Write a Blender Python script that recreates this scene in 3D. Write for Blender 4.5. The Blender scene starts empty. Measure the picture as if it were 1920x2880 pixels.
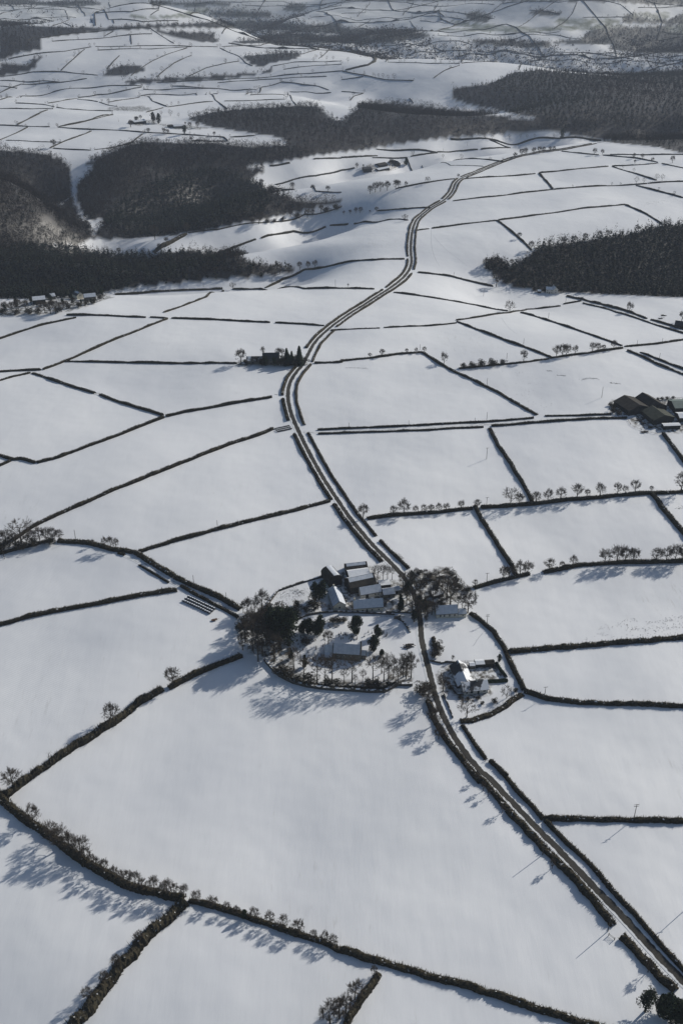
import bpy, math, random
import numpy as np
SC = bpy.context.scene
COL = SC.collection
R = math.radians
# ------------------------------------------------------------------ camera, light, exposure
CAM_H = 320.0; FPX = 2800.0; PITCH = 31.113
cam_d = bpy.data.cameras.new('camera'); cam = bpy.data.objects.new('camera', cam_d); COL.objects.link(cam)
cam_d.sensor_fit = 'VERTICAL'; cam_d.sensor_height = 36; cam_d.sensor_width = 24; cam_d.lens = 35.0
cam_d.clip_start = 1.0; cam_d.clip_end = 40000
cam.location = (0, 0, CAM_H); cam.rotation_euler = (R(90 - PITCH), 0, 0)
SC.camera = cam
SUN_AZ = 38.0      # degrees forward of +X
SUN_EL = 26.5
w = bpy.data.worlds.new('World'); SC.world = w; w.use_nodes = True
nt = w.node_tree; bg = nt.nodes['Background']
sky = nt.nodes.new('ShaderNodeTexSky'); sky.sky_type = 'NISHITA'; sky.sun_disc = False
sky.sun_elevation = R(SUN_EL); sky.sun_rotation = R(90 - SUN_AZ)
nt.links.new(sky.outputs[0], bg.inputs[0]); bg.inputs[1].default_value = 0.066
sd = bpy.data.lights.new('sun', 'SUN'); sun = bpy.data.objects.new('sun', sd); COL.objects.link(sun)
sd.energy = 3.7; sd.angle = R(0.5); sd.color = (1.0, 0.95, 0.86)
sun.location = (300, 300, 900)
import mathutils
sv = mathutils.Vector((math.cos(R(SUN_AZ)) * math.cos(R(SUN_EL)), math.sin(R(SUN_AZ)) * math.cos(R(SUN_EL)), math.sin(R(SUN_EL))))
sun.rotation_euler = sv.to_track_quat('Z', 'Y').to_euler()
SC.view_settings.view_transform = 'Standard'; SC.view_settings.look = 'None'
SC.view_settings.exposure = 0.09; SC.view_settings.gamma = 1.0

rng = np.random.default_rng(7)
random.seed(7)
cP, sP = math.cos(R(PITCH)), math.sin(R(PITCH))

def project(P):
    P = np.atleast_2d(np.asarray(P, float))
    d = P - np.array([0, 0, CAM_H])
    zc = d[:, 1] * cP - d[:, 2] * sP
    yc = d[:, 1] * sP + d[:, 2] * cP
    zc = np.where(zc < 1, 1, zc)
    return np.stack([960 + FPX * d[:, 0] / zc, 1440 - FPX * yc / zc], 1)

def rays(px):
    px = np.atleast_2d(np.asarray(px, float))
    a = (px[:, 0] - 960) / FPX; b = (1440 - px[:, 1]) / FPX
    return np.stack([a, cP + b * sP, -sP + b * cP], 1)

def flat(px, z=0.0):
    d = rays(px); t = (z - CAM_H) / d[:, 2]
    return np.stack([d[:, 0] * t, d[:, 1] * t], 1)

# view windows of the survey the outlines were measured in: origin and scale
S0 = 960 / 1568; S1 = 400 / 1568; S2 = 240 / 1568
CROP = dict(A=(0, 0, S0), B=(960, 0, S0), C=(0, 320, S0), D=(960, 320, S0), E=(0, 840, S0), F=(960, 840, S0),
            G=(0, 1500, S0), H=(960, 1500, S0), I=(0, 2160, S0), J=(960, 2160, S0),
            K=(660, 1560, S1), L=(1000, 1560, S1), M=(760, 1700, S1), N=(1140, 1800, S1), P=(1680, 1080, S2),
            Q=(640, 940, S2), R=(0, 780, S1), S=(980, 420, S2), T=(300, 260, S1), U=(1500, 780, 420 / 1568), Z=(0, 0, 1))
def src(c, pts):
    ox, oy, s = CROP[c]
    p = np.array(pts, float).reshape(-1, 2)
    return p * s + np.array([ox, oy])
def parse(txt):
    """'C x,y x,y D x,y' -> survey points"""
    out = []; c = None
    for tok in txt.split():
        if tok in CROP: c = tok; continue
        x, y = tok.split(','); out.append(src(c, [(float(x), float(y))])[0])
    return np.array(out)

# ------------------------------------------------------------------ terrain height
def seg_dist(X, Y, pts):
    d = np.full(X.shape, 1e9)
    for (ax, ay), (bx, by) in zip(pts[:-1], pts[1:]):
        vx, vy = bx - ax, by - ay; L2 = vx * vx + vy * vy + 1e-9
        t = np.clip(((X - ax) * vx + (Y - ay) * vy) / L2, 0, 1)
        d = np.minimum(d, (X - ax - t * vx) ** 2 + (Y - ay - t * vy) ** 2)
    return np.sqrt(d)
VALLEYS = [  # line, depth, sigma
    ('Z 150,470 215,504 200,577 270,626 430,650 600,622 800,590 900,566', 55, 85),
    ('Z -400,820 0,775 200,768 450,757 700,738 800,722', 30, 55),
    ('Z 250,600 330,545 420,500 600,458 900,420 1100,385 1300,365 1500,342 1920,332 2500,340', 62, 115),
    ('Z 1480,765 1700,735 2300,700', 26, 85),
    ('Z 0,215 350,228 700,216 900,222 1000,232 1100,250 1300,270', 42, 150),
    ('Z -300,130 100,125 300,85 600,78 960,95 1200,118 1500,128 1920,140 2300,150', 55, 260),
    ('Z 600,135 800,118 1000,112', 30, 180),
    ('Z -300,40 400,20 900,45 1300,92 1700,95 2200,100', 40, 420),
]
HILLS = [
    ('Z -200,610 20,560', 34, 95),
    ('Z 0,150 250,131 560,132', 42, 170),
    ('Z 1250,5 1700,2 2100,4', 120, 700),
    ('Z 1300,196 1900,190', 12, 190),
    ('Z -200,-40 500,-45', 50, 700),
]
WV = []
_r = np.random.default_rng(3)
for lam, amp in [(900, 4.5), (640, 3.2), (430, 2.2), (300, 1.4), (210, 0.9), (140, 0.5), (90, 0.28), (55, 0.13)]:
    for _ in range(2):
        a = _r.uniform(0, math.pi); WV.append((math.cos(a) * 2 * math.pi / lam, math.sin(a) * 2 * math.pi / lam, _r.uniform(0, 6.28), amp * .7))
WF = []
for lam, amp in [(2100, 26), (1300, 18), (800, 12), (520, 7)]:
    for _ in range(2):
        a = _r.uniform(0, math.pi); WF.append((math.cos(a) * 2 * math.pi / lam, math.sin(a) * 2 * math.pi / lam, _r.uniform(0, 6.28), amp))
def height_fn(X, Y):
    Z = np.zeros_like(X)
    for kx, ky, p, a in WV: Z += a * np.sin(kx * X + ky * Y + p)
    Zf = np.zeros_like(X)
    for kx, ky, p, a in WF: Zf += a * np.sin(kx * X + ky * Y + p)
    f = np.clip((np.hypot(X, Y) - 2100) / 1500, 0, 1); f = f * f * (3 - 2 * f)
    Z += Zf * f
    Z -= .055 * 80 * np.log1p(np.exp(np.clip((430 - (.5 * X + Y)) / 80, -30, 30)))
    V = np.zeros_like(X)
    for line, dep, sg in VALLEYS:
        d = seg_dist(X, Y, flat(parse(line)))
        V = (V ** 3 + (dep * np.exp(-(d / sg) ** 2)) ** 3) ** (1 / 3)
    Z -= V
    Z += np.clip(V - 22, 0, 30) * .13 * (np.sin(X / 23 + Y / 41) + np.sin(X / 37 - Y / 29 + 1) + .6 * np.sin(X / 13 - Y / 17))
    for line, hh, sg in HILLS:
        Z += hh * np.exp(-(seg_dist(X, Y, flat(parse(line))) / sg) ** 2)
    return Z
NR, NC = 860, 520
YO = -350.0; YA = 250.0; SMAX = math.log((14000 - YO) / YA)
def half_w(y): return 260 + 0.66 * np.maximum(y, -100)
_s = np.linspace(0, SMAX, NR); _y = YO + YA * np.exp(_s); _u = np.linspace(-1, 1, NC)
GY = np.repeat(_y[:, None], NC, 1); GX = half_w(_y)[:, None] * _u[None, :]
GZ = height_fn(GX, GY)
def hgt(x, y):
    x = np.asarray(x, float); y = np.asarray(y, float)
    s = np.log(np.maximum(y - YO, YA) / YA) / SMAX * (NR - 1)
    u = (x / half_w(y) + 1) / 2 * (NC - 1)
    s = np.clip(s, 0, NR - 1.001); u = np.clip(u, 0, NC - 1.001)
    i = s.astype(int); j = u.astype(int); a = s - i; b = u - j
    return (GZ[i, j] * (1 - a) * (1 - b) + GZ[i + 1, j] * a * (1 - b) + GZ[i, j + 1] * (1 - a) * b + GZ[i + 1, j + 1] * a * b)
TT = 190 * (60 ** (np.arange(900) / 899.0))
def ground(px):
    """first hit of the terrain seen through measured survey points -> world xyz"""
    d = rays(px); out = []
    for r in d:
        X = r[0] * TT; Y = r[1] * TT; Z = CAM_H + r[2] * TT
        g = Z - hgt(X, Y)
        k = np.argmax(g < 0)
        if k == 0: k = len(TT) - 1
        lo, hi = TT[k - 1], TT[k]
        for _ in range(14):
            m = (lo + hi) / 2
            if CAM_H + r[2] * m - hgt(r[0] * m, r[1] * m) < 0: hi = m
            else: lo = m
        out.append((r[0] * hi, r[1] * hi, float(hgt(r[0] * hi, r[1] * hi))))
    return np.array(out)
def ppm(P):
    """survey pixels per metre of height at world point"""
    a = project(P)[0]; b = project((P[0], P[1], P[2] + 1))[0]
    return a[1] - b[1]
def in_poly(pt, poly):
    x, y = pt[:, 0], pt[:, 1]; c = np.zeros(len(x), bool)
    n = len(poly); j = n - 1
    for i in range(n):
        xi, yi = poly[i]; xj, yj = poly[j]
        m = ((yi > y) != (yj > y)) & (x < (xj - xi) * (y - yi) / (yj - yi + 1e-12) + xi)
        c ^= m; j = i
    return c

# ------------------------------------------------------------------ mesh helpers
def tag(o, label=None, cat=None, group=None, kind=None):
    if label: o['label'] = label
    if cat: o['category'] = cat
    if group: o['group'] = group
    if kind: o['kind'] = kind
    return o
def empty(name, loc=(0, 0, 0), rz=0):
    o = bpy.data.objects.new(name, None); COL.objects.link(o); o.location = loc; o.rotation_euler = (0, 0, rz); return o
def mesh_from(name, V, tris=None, quads=None, uv=None):
    me = bpy.data.meshes.new(name)
    V = np.asarray(V, np.float32)
    me.vertices.add(len(V)); me.vertices.foreach_set('co', V.ravel())
    t = np.zeros((0, 3), np.int32) if tris is None or len(tris) == 0 else np.asarray(tris, np.int32)
    q = np.zeros((0, 4), np.int32) if quads is None or len(quads) == 0 else np.asarray(quads, np.int32)
    li = np.concatenate([t.ravel(), q.ravel()])
    me.loops.add(len(li)); me.loops.foreach_set('vertex_index', li)
    me.polygons.add(len(t) + len(q))
    st = np.concatenate([np.arange(len(t)) * 3, len(t) * 3 + np.arange(len(q)) * 4]).astype(np.int32)
    me.polygons.foreach_set('loop_start', st); me.polygons.foreach_set('use_smooth', np.zeros(len(st), bool))
    if uv is not None:
        l = me.uv_layers.new(name='UVMap'); l.data.foreach_set('uv', np.asarray(uv, np.float32)[li].ravel())
    me.update(calc_edges=True); me.validate()
    return me
def link(name, me, mat, parent=None, smooth=False):
    o = bpy.data.objects.new(name, me); COL.objects.link(o)
    if mat is not None and len(me.materials) == 0: me.materials.append(mat)
    if parent is not None: o.parent = parent
    if smooth: me.polygons.foreach_set('use_smooth', [True] * len(me.polygons))
    return o
class MB:
    def __init__(s): s.V = []; s.T = []; s.Q = []; s.n = 0
    def add(s, V, T=(), Q=()):
        V = np.asarray(V, float); s.V.append(V)
        if len(T): s.T.append(np.asarray(T, int) + s.n)
        if len(Q): s.Q.append(np.asarray(Q, int) + s.n)
        s.n += len(V); return s
    def box(s, x0, y0, z0, x1, y1, z1):
        V = [(x0, y0, z0), (x1, y0, z0), (x1, y1, z0), (x0, y1, z0), (x0, y0, z1), (x1, y0, z1), (x1, y1, z1), (x0, y1, z1)]
        return s.add(V, Q=[(0, 3, 2, 1), (4, 5, 6, 7), (0, 1, 5, 4), (1, 2, 6, 5), (2, 3, 7, 6), (3, 0, 4, 7)])
    def prism(s, prof, axis, a, b):
        """profile [(h,z)] extruded along 'x' or 'y' from a to b"""
        n = len(prof); V = []
        for t in (a, b):
            for h, z in prof: V.append((t, h, z) if axis == 'x' else (h, t, z))
        Q = [(i, (i + 1) % n, n + (i + 1) % n, n + i) for i in range(n)]
        T = [(0, i + 1, i) for i in range(1, n - 1)] + [(n, n + i, n + i + 1) for i in range(1, n - 1)]
        return s.add(V, T, Q)
    def tube(s, pts, rad, k=5, cap=True):
        pts = np.asarray(pts, float); n = len(pts); V = []
        for i in range(n):
            d = pts[min(i + 1, n - 1)] - pts[max(i - 1, 0)]; d /= np.linalg.norm(d) + 1e-9
            a = np.cross(d, (0, 0, 1)) if abs(d[2]) < .9 else np.cross(d, (1, 0, 0)); a /= np.linalg.norm(a)
            b = np.cross(d, a); r = rad[i]
            for j in range(k):
                t = 2 * math.pi * j / k; V.append(pts[i] + r * (math.cos(t) * a + math.sin(t) * b))
        Q = [(i * k + j, i * k + (j + 1) % k, (i + 1) * k + (j + 1) % k, (i + 1) * k + j) for i in range(n - 1) for j in range(k)]
        T = []
        if cap and k > 3: T = [(( n - 1) * k, (n - 1) * k + j, (n - 1) * k + j + 1) for j in range(1, k - 1)]
        return s.add(V, T, Q)
    def mesh(s, name):
        return mesh_from(name, np.concatenate(s.V), np.concatenate(s.T) if s.T else None, np.concatenate(s.Q) if s.Q else None)
    def obj(s, name, mat, parent=None, smooth=False): return link(name, s.mesh(name), mat, parent, smooth)

# ------------------------------------------------------------------ materials
def mat(name, col, rough=.9, col2=None, scale=1.0, spec=.2, detail=4, lo=.35, hi=.65, bump=0, bscale=None, snow=0, snow_scale=.3, up=.2):
    m = bpy.data.materials.new(name); m.use_nodes = True; n = m.node_tree.nodes; l = m.node_tree.links
    b = n['Principled BSDF']; b.inputs['Roughness'].default_value = rough; b.inputs['Specular IOR Level'].default_value = spec
    tc = n.new('ShaderNodeTexCoord')
    out = None
    if col2 is not None:
        no = n.new('ShaderNodeTexNoise'); no.inputs['Scale'].default_value = scale; no.inputs['Detail'].default_value = detail
        l.new(tc.outputs['Object'], no.inputs['Vector'])
        cr = n.new('ShaderNodeValToRGB'); cr.color_ramp.elements[0].position = lo; cr.color_ramp.elements[1].position = hi
        cr.color_ramp.elements[0].color = (*col, 1); cr.color_ramp.elements[1].color = (*col2, 1)
        l.new(no.outputs['Fac'], cr.inputs['Fac']); out = cr.outputs['Color']
    if snow > 0:
        ge = n.new('ShaderNodeNewGeometry'); sx = n.new('ShaderNodeSeparateXYZ'); l.new(ge.outputs['Normal'], sx.inputs[0])
        n2 = n.new('ShaderNodeTexNoise'); n2.inputs['Scale'].default_value = snow_scale; n2.inputs['Detail'].default_value = 5
        l.new(tc.outputs['Object'], n2.inputs['Vector'])
        ad = n.new('ShaderNodeMath'); ad.operation = 'MULTIPLY_ADD'; l.new(sx.outputs['Z'], ad.inputs[0]); ad.inputs[1].default_value = up
        l.new(n2.outputs['Fac'], ad.inputs[2])
        r2 = n.new('ShaderNodeMapRange'); r2.inputs['From Min'].default_value = 1.0 - snow; r2.inputs['From Max'].default_value = 1.06 - snow
        l.new(ad.outputs[0], r2.inputs['Value'])
        mx = n.new('ShaderNodeMixRGB'); l.new(r2.outputs[0], mx.inputs['Fac']); mx.inputs['Color2'].default_value = (.78, .8, .83, 1)
        if out is None: mx.inputs['Color1'].default_value = (*col, 1)
        else: l.new(out, mx.inputs['Color1'])
        out = mx.outputs[0]
    if out is None: b.inputs['Base Color'].default_value = (*col, 1)
    else: l.new(out, b.inputs['Base Color'])
    if bump:
        n3 = n.new('ShaderNodeTexNoise'); n3.inputs['Scale'].default_value = bscale or scale; n3.inputs['Detail'].default_value = 5
        l.new(tc.outputs['Object'], n3.inputs['Vector'])
        bu = n.new('ShaderNodeBump'); bu.inputs['Strength'].default_value = bump; bu.inputs['Distance'].default_value = .3
        l.new(n3.outputs['Fac'], bu.inputs['Height']); l.new(bu.outputs[0], b.inputs['Normal'])
    return m
M = {}
M['hedge'] = mat('hedge_twigs', (.022, .020, .012), .95, (.058, .048, .030), 1.1, bump=.6, bscale=2.0, snow=.26, snow_scale=.7, up=.12)
M['hedge_far'] = mat('hedge_twigs_far', (.028, .026, .02), .95, (.055, .05, .036), .3, snow=.16, snow_scale=.2, up=.12)
M['bark'] = mat('bark', (.05, .042, .032), .95, (.09, .078, .06), 1.5)
M['twig'] = mat('twigs', (.06, .048, .037), .95, (.10, .082, .063), .8)
M['ever'] = mat('evergreen_foliage', (.012, .020, .011), .9, (.028, .042, .018), 1.2)
M['conifer'] = mat('conifer_foliage', (.004, .008, .006), .9, (.010, .017, .009), .15)
M['wood'] = mat('bare_woodland', (.010, .0075, .006), .95, (.028, .019, .015), .012)
M['snowcap'] = mat('settled_snow', (.78, .80, .83), .7, (.70, .73, .77), .8, bump=.2, bscale=1.5)
M['snowcap2'] = mat('shade_toned_roof_snow', (.52, .56, .62), .85, (.64, .67, .72), .6, spec=.1)  # darker, bluer than settled snow: roof shade put into the colour
M['slate'] = mat('dark_slate', (.035, .037, .042), .6, (.06, .062, .068), 1.5, bump=.3, bscale=6)
M['slate_snow'] = mat('slate_with_patchy_snow', (.04, .042, .045), .7, (.06, .06, .065), 1.5, snow=.40, snow_scale=.16, up=.15)
M['sheet'] = mat('brown_barn_sheet', (.022, .020, .018), .85, (.045, .040, .034), .5)
M['sheet_g'] = mat('green_barn_sheet', (.038, .044, .034), .85, (.06, .066, .052), .4)
M['sheet_t'] = mat('blue_green_sheet', (.12, .16, .15), .7, (.16, .20, .19), .4)
M['dark'] = mat('dark_cladding', (.022, .022, .02), .85, (.04, .038, .034), .6)
M['white'] = mat('lime_washed_wall', (.46, .45, .41), .85, (.55, .54, .50), .8)
M['cream'] = mat('cream_render', (.48, .46, .38), .85, (.58, .55, .47), .7)
M['stone'] = mat('rubble_stone', (.09, .085, .07), .95, (.17, .16, .14), 2.5, bump=.5, bscale=4)
M['drystone'] = mat('field_stone', (.035, .032, .027), .95, (.09, .085, .075), 2.0, bump=.8, bscale=2.5, snow=.32, snow_scale=.5, up=.2)
M['glass'] = mat('window_glass', (.02, .025, .03), .15, spec=.5)
M['pole'] = mat('weathered_pole', (.07, .06, .05), .9)
M['metal'] = mat('galvanised_metal', (.22, .23, .24), .5, spec=.5)
M['black'] = mat('black_wrap', (.012, .012, .013), .35, spec=.5)
M['van'] = mat('white_van_paint', (.7, .71, .72), .3, spec=.5)
M['tyre'] = mat('tyre_rubber', (.02, .02, .02), .9)
M['rust'] = mat('rust_brown', (.09, .05, .03), .9)
M['grave'] = mat('gravestone', (.06, .06, .058), .9, (.12, .12, .115), 3)

def snow_ground():
    m = bpy.data.materials.new('snow_covered_ground'); m.use_nodes = True; n = m.node_tree.nodes; l = m.node_tree.links
    b = n['Principled BSDF']; b.inputs['Roughness'].default_value = .55; b.inputs['Specular IOR Level'].default_value = .7
    tc = n.new('ShaderNodeTexCoord')
    def noise(sc, det=4, vec=None, rough=.5):
        x = n.new('ShaderNodeTexNoise'); x.inputs['Scale'].default_value = sc; x.inputs['Detail'].default_value = det
        x.inputs['Roughness'].default_value = rough
        l.new(vec or tc.outputs['Object'], x.inputs['Vector']); return x.outputs['Fac']
    def ramp(f, a, b_, c0, c1):
        r = n.new('ShaderNodeValToRGB'); r.color_ramp.elements[0].position = a; r.color_ramp.elements[1].position = b_
        r.color_ramp.elements[0].color = (*c0, 1); r.color_ramp.elements[1].color = (*c1, 1); l.new(f, r.inputs[0]); return r.outputs[0]
    def mix(f, a, b_):
        x = n.new('ShaderNodeMixRGB'); l.new(f, x.inputs[0])
        for i, v in ((1, a), (2, b_)):
            if isinstance(v, tuple): x.inputs[i].default_value = (*v, 1)
            else: l.new(v, x.inputs[i])
        return x.outputs[0]
    mp = n.new('ShaderNodeMapping'); mp.inputs['Rotation'].default_value = (0, 0, R(28)); mp.inputs['Scale'].default_value = (1, .16, 1)
    l.new(tc.outputs['Object'], mp.inputs[0])
    snow = ramp(noise(.010, 4), .35, .65, (.70, .72, .755), (.80, .815, .835))
    # grass tips and blown-thin patches
    tips = noise(.55, 6, mp.outputs[0], .7); patch = noise(.007, 3)
    mm = n.new('ShaderNodeMath'); mm.operation = 'MULTIPLY_ADD'; l.new(patch, mm.inputs[0]); mm.inputs[1].default_value = .5; l.new(tips, mm.inputs[2])
    f = n.new('ShaderNodeMapRange'); f.inputs['From Min'].default_value = .88; f.inputs['From Max'].default_value = 1.08; f.inputs['To Max'].default_value = .28
    l.new(mm.outputs[0], f.inputs[0])
    c = mix(f.outputs[0], snow, (.22, .20, .14))
    # woodland floor, yards, and thin snow on distant pasture come from measured masks
    at = n.new('ShaderNodeVertexColor'); at.layer_name = 'mask'
    sp = n.new('ShaderNodeSeparateColor'); l.new(at.outputs[0], sp.inputs[0])
    litter = ramp(noise(.035, 6, None, .7), .50, .72, (.018, .014, .011), (.055, .055, .055))
    c = mix(sp.outputs[0], c, litter)
    yard = ramp(noise(.35, 5, None, .65), .42, .60, (.07, .06, .045), (.74, .76, .78))
    c = mix(sp.outputs[1], c, yard)
    thin = ramp(noise(.025, 5, None, .7), .38, .66, (.10, .115, .06), (.50, .52, .50))
    c = mix(sp.outputs[2], c, thin)
    l.new(c, b.inputs['Base Color'])
    b1 = n.new('ShaderNodeBump'); b1.inputs['Strength'].default_value = .6; b1.inputs['Distance'].default_value = 3.0
    l.new(noise(.018, 3), b1.inputs['Height'])
    b2 = n.new('ShaderNodeBump'); b2.inputs['Strength'].default_value = .42; b2.inputs['Distance'].default_value = .22
    l.new(noise(.21, 6, mp.outputs[0], .62), b2.inputs['Height']); l.new(b1.outputs[0], b2.inputs['Normal'])
    # drilled rows under the snow, a different direction in different fields
    prev = b2.outputs[0]
    for rot, sc_, off in ((20, .35, 0), (115, .30, 40), (68, .42, 90)):
        m1 = n.new('ShaderNodeMapping'); m1.inputs['Rotation'].default_value = (0, 0, R(rot)); l.new(tc.outputs['Object'], m1.inputs[0])
        wv = n.new('ShaderNodeTexWave'); wv.inputs['Scale'].default_value = sc_; wv.inputs['Distortion'].default_value = .8; wv.inputs['Detail'].default_value = 2; wv.inputs['Detail Scale'].default_value = .3
        l.new(m1.outputs[0], wv.inputs['Vector'])
        m2 = n.new('ShaderNodeMapping'); m2.inputs['Location'].default_value = (off * 13, off * 7, off); l.new(tc.outputs['Object'], m2.inputs[0])
        msk = n.new('ShaderNodeMapRange'); msk.inputs['From Min'].default_value = .57; msk.inputs['From Max'].default_value = .66; l.new(noise(.0045, 2, m2.outputs[0]), msk.inputs[0])
        ml = n.new('ShaderNodeMath'); ml.operation = 'MULTIPLY'; l.new(wv.outputs['Fac'], ml.inputs[0]); l.new(msk.outputs[0], ml.inputs[1])
        bb = n.new('ShaderNodeBump'); bb.inputs['Strength'].default_value = .22; bb.inputs['Distance'].default_value = .08; l.new(ml.outputs[0], bb.inputs['Height']); l.new(prev, bb.inputs['Normal']); prev = bb.outputs[0]
    l.new(prev, b.inputs['Normal'])
    return m
def road_mat(name, asphalt):
    m = bpy.data.materials.new(name); m.use_nodes = True; n = m.node_tree.nodes; l = m.node_tree.links
    b = n['Principled BSDF']; b.inputs['Roughness'].default_value = .75; b.inputs['Specular IOR Level'].default_value = .3
    uv = n.new('ShaderNodeUVMap'); sx = n.new('ShaderNodeSeparateXYZ'); l.new(uv.outputs[0], sx.inputs[0])
    tc = n.new('ShaderNodeTexCoord')
    no = n.new('ShaderNodeTexNoise'); no.inputs['Scale'].default_value = .35; no.inputs['Detail'].default_value = 6; l.new(tc.outputs['Object'], no.inputs['Vector'])
    ab = n.new('ShaderNodeMath'); ab.operation = 'ABSOLUTE'; l.new(sx.outputs['X'], ab.inputs[0])
    if asphalt:
        a = n.new('ShaderNodeMath'); a.operation = 'MULTIPLY_ADD'; l.new(no.outputs['Fac'], a.inputs[0]); a.inputs[1].default_value = .7; l.new(ab.outputs[0], a.inputs[2])
        r = n.new('ShaderNodeMapRange'); r.inputs['From Min'].default_value = .93; r.inputs['From Max'].default_value = 1.03; l.new(a.outputs[0], r.inputs[0])
    else:   # packed snow with two worn wheel tracks
        s = n.new('ShaderNodeMath'); s.operation = 'SUBTRACT'; l.new(ab.outputs[0], s.inputs[0]); s.inputs[1].default_value = .45
        s2 = n.new('ShaderNodeMath'); s2.operation = 'ABSOLUTE'; l.new(s.outputs[0], s2.inputs[0])
        a = n.new('ShaderNodeMath'); a.operation = 'MULTIPLY_ADD'; l.new(no.outputs['Fac'], a.inputs[0]); a.inputs[1].default_value = .9; l.new(s2.outputs[0], a.inputs[2])
        r = n.new('ShaderNodeMapRange'); r.inputs['From Min'].default_value = .42; r.inputs['From Max'].default_value = .72; l.new(a.outputs[0], r.inputs[0])
    mx = n.new('ShaderNodeMixRGB'); l.new(r.outputs[0], mx.inputs[0])
    n2 = n.new('ShaderNodeTexNoise'); n2.inputs['Scale'].default_value = .12; n2.inputs['Detail'].default_value = 5; l.new(tc.outputs['Object'], n2.inputs['Vector'])
    cr = n.new('ShaderNodeValToRGB'); cr.color_ramp.elements[0].position = .35; cr.color_ramp.elements[1].position = .7
    if asphalt:
        cr.color_ramp.elements[0].color = (.022, .021, .018, 1); cr.color_ramp.elements[1].color = (.050, .045, .036, 1)
    else:
        cr.color_ramp.elements[0].color = (.30, .31, .33, 1); cr.color_ramp.elements[1].color = (.55, .57, .60, 1)
    l.new(n2.outputs['Fac'], cr.inputs[0]); l.new(cr.outputs[0], mx.inputs[1]); mx.inputs[2].default_value = (.76, .78, .80, 1)
    l.new(mx.outputs[0], b.inputs['Base Color'])
    return m
M['snow'] = snow_ground(); M['road'] = road_mat('wet_asphalt', True); M['lane'] = road_mat('packed_snow_lane', False)

# ------------------------------------------------------------------ woods: outlines
WOODS = {
 'far_band': ('A 0,95 110,115 240,125 480,125 700,112 820,108 1060,95 1250,100 1380,115 1568,105 1568,155 1300,140 1020,128 800,125 690,130 500,140 350,155 180,175 190,220 80,245 0,235', 'd'),
 'far_b': ('A 700,140 850,146 1000,152 980,170 1010,195 920,190 820,172', 'd'),
 'far_c': ('A 1070,190 1220,182 1240,157 1400,156 1568,168 B 300,190 0,200 A 1568,198 1230,200 1090,200', 'd'),
 'far_d': ('A 1115,258 1300,242 1390,246 1360,270 1240,290 1200,310 1150,295', 'd'),
 'far_e': ('A 560,368 700,362 860,352 1020,346 1200,332 1250,310 1250,332 1000,366 780,376 600,388', 'd'),
 'far_f': ('A 0,285 100,300 140,290 150,268 190,262 160,310 120,330 20,350 0,345', 'd'),
 'far_g': ('B 0,122 150,135 330,142 420,160 300,185 160,200 0,200', 'd'),
 'far_h': ('B 560,190 740,182 950,194 1100,182 1130,140 1200,122 1400,125 1650,105 1650,245 1350,245 1230,225 1240,205 950,200 960,215 850,215 640,206', 'd'),
 'far_i': ('A 0,150 130,180 190,225 60,248 0,225', 'd'),
 'far_j': ('A 130,20 270,8 420,2 470,22 380,28 280,32', 'd'),
 'far_k': ('A 980,50 1100,55 1230,50 1250,75 1090,82 960,70', 'd'),
 'far_o': ('A 690,8 1000,6 1090,22 900,30 700,25', 'd'),
 'far_p': ('A 1290,48 1330,18 1400,22 1412,40 1370,56', 'd'),
 'far_q': ('A -80,0 130,-8 190,10 100,23 0,22 -80,24', 'd'),
 'far_r': ('B -20,-12 300,-14 700,-8 1000,-12 1300,-10 1650,-10 1650,22 1400,22 1280,8 700,4 0,4', 'd'),
 'far_s': ('A 475,345 500,318 560,300 640,300 670,325 600,342 520,352', 'd'),
 'far_t': ('B 860,60 900,42 1010,60 1000,75 900,68', 'd'),
 'far_u': ('A 0,232 70,238 60,262 0,275 -60,270', 'd'),
 'far_l': ('B 560,70 620,55 700,80 660,105 590,95', 'd'),
 'far_m': ('B 1290,75 1340,60 1500,95 1568,60 1568,115 1400,105 1290,110', 'd'),
 'forest_r': ('B 790,334 900,322 1000,332 1200,347 1300,347 1450,328 1650,310 1650,600 1568,588 950,588 900,545 760,515 640,490 520,462 505,410 600,398 700,378', 'm'),
 'ridge_wood': ('A 860,545 1000,512 1090,502 1340,487 1460,490 1500,530 1568,560 B 100,480 180,472 330,482 430,492 650,527 800,542 950,560 D 1200,20 1650,30 1650,150 1568,182 1450,152 1200,127 1150,116 1000,86 930,79 650,96 480,111 300,131 160,156 0,176 C 1430,190 1320,150 1300,110 1170,90 970,60', 'd'),
 'valley_wood': ('C 400,228 490,190 600,141 680,130 820,132 1000,137 1130,152 1310,142 1430,190 1330,214 1080,247 1230,252 1200,272 1140,297 1210,332 1230,352 1400,405 1568,400 1500,422 1350,455 1200,488 1100,500 960,532 870,545 800,558 600,573 480,578 430,545 480,510 465,480 400,490 360,400 360,320 440,247', 'd'),
 'left_wood': ('C -60,165 0,165 140,177 230,187 290,212 320,252 330,320 330,375 270,420 200,400 130,375 60,345 0,325 -60,310', 'd'),
 'slope_wood': ('C -60,320 0,322 60,345 130,375 200,405 270,425 330,380 350,440 370,480 400,505 440,572 330,608 250,600 0,655 -60,660', 'b'),
 'front_wood': ('C -80,650 0,650 150,600 330,612 450,632 540,652 700,648 760,642 870,628 1020,642 1100,652 1150,682 1250,692 1350,705 1340,732 1200,748 900,768 600,798 500,818 440,838 250,850 0,850 -80,850', 'c'),
 'right_wood': ('D 650,700 700,665 770,692 840,672 880,642 920,604 1050,595 1170,575 1330,550 1480,512 1568,517 1680,517 1680,852 1568,843 1100,823 950,823 760,788 700,740', 'm'),
}
WPOLY = {k: parse(v[0]) for k, v in WOODS.items()}
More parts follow.
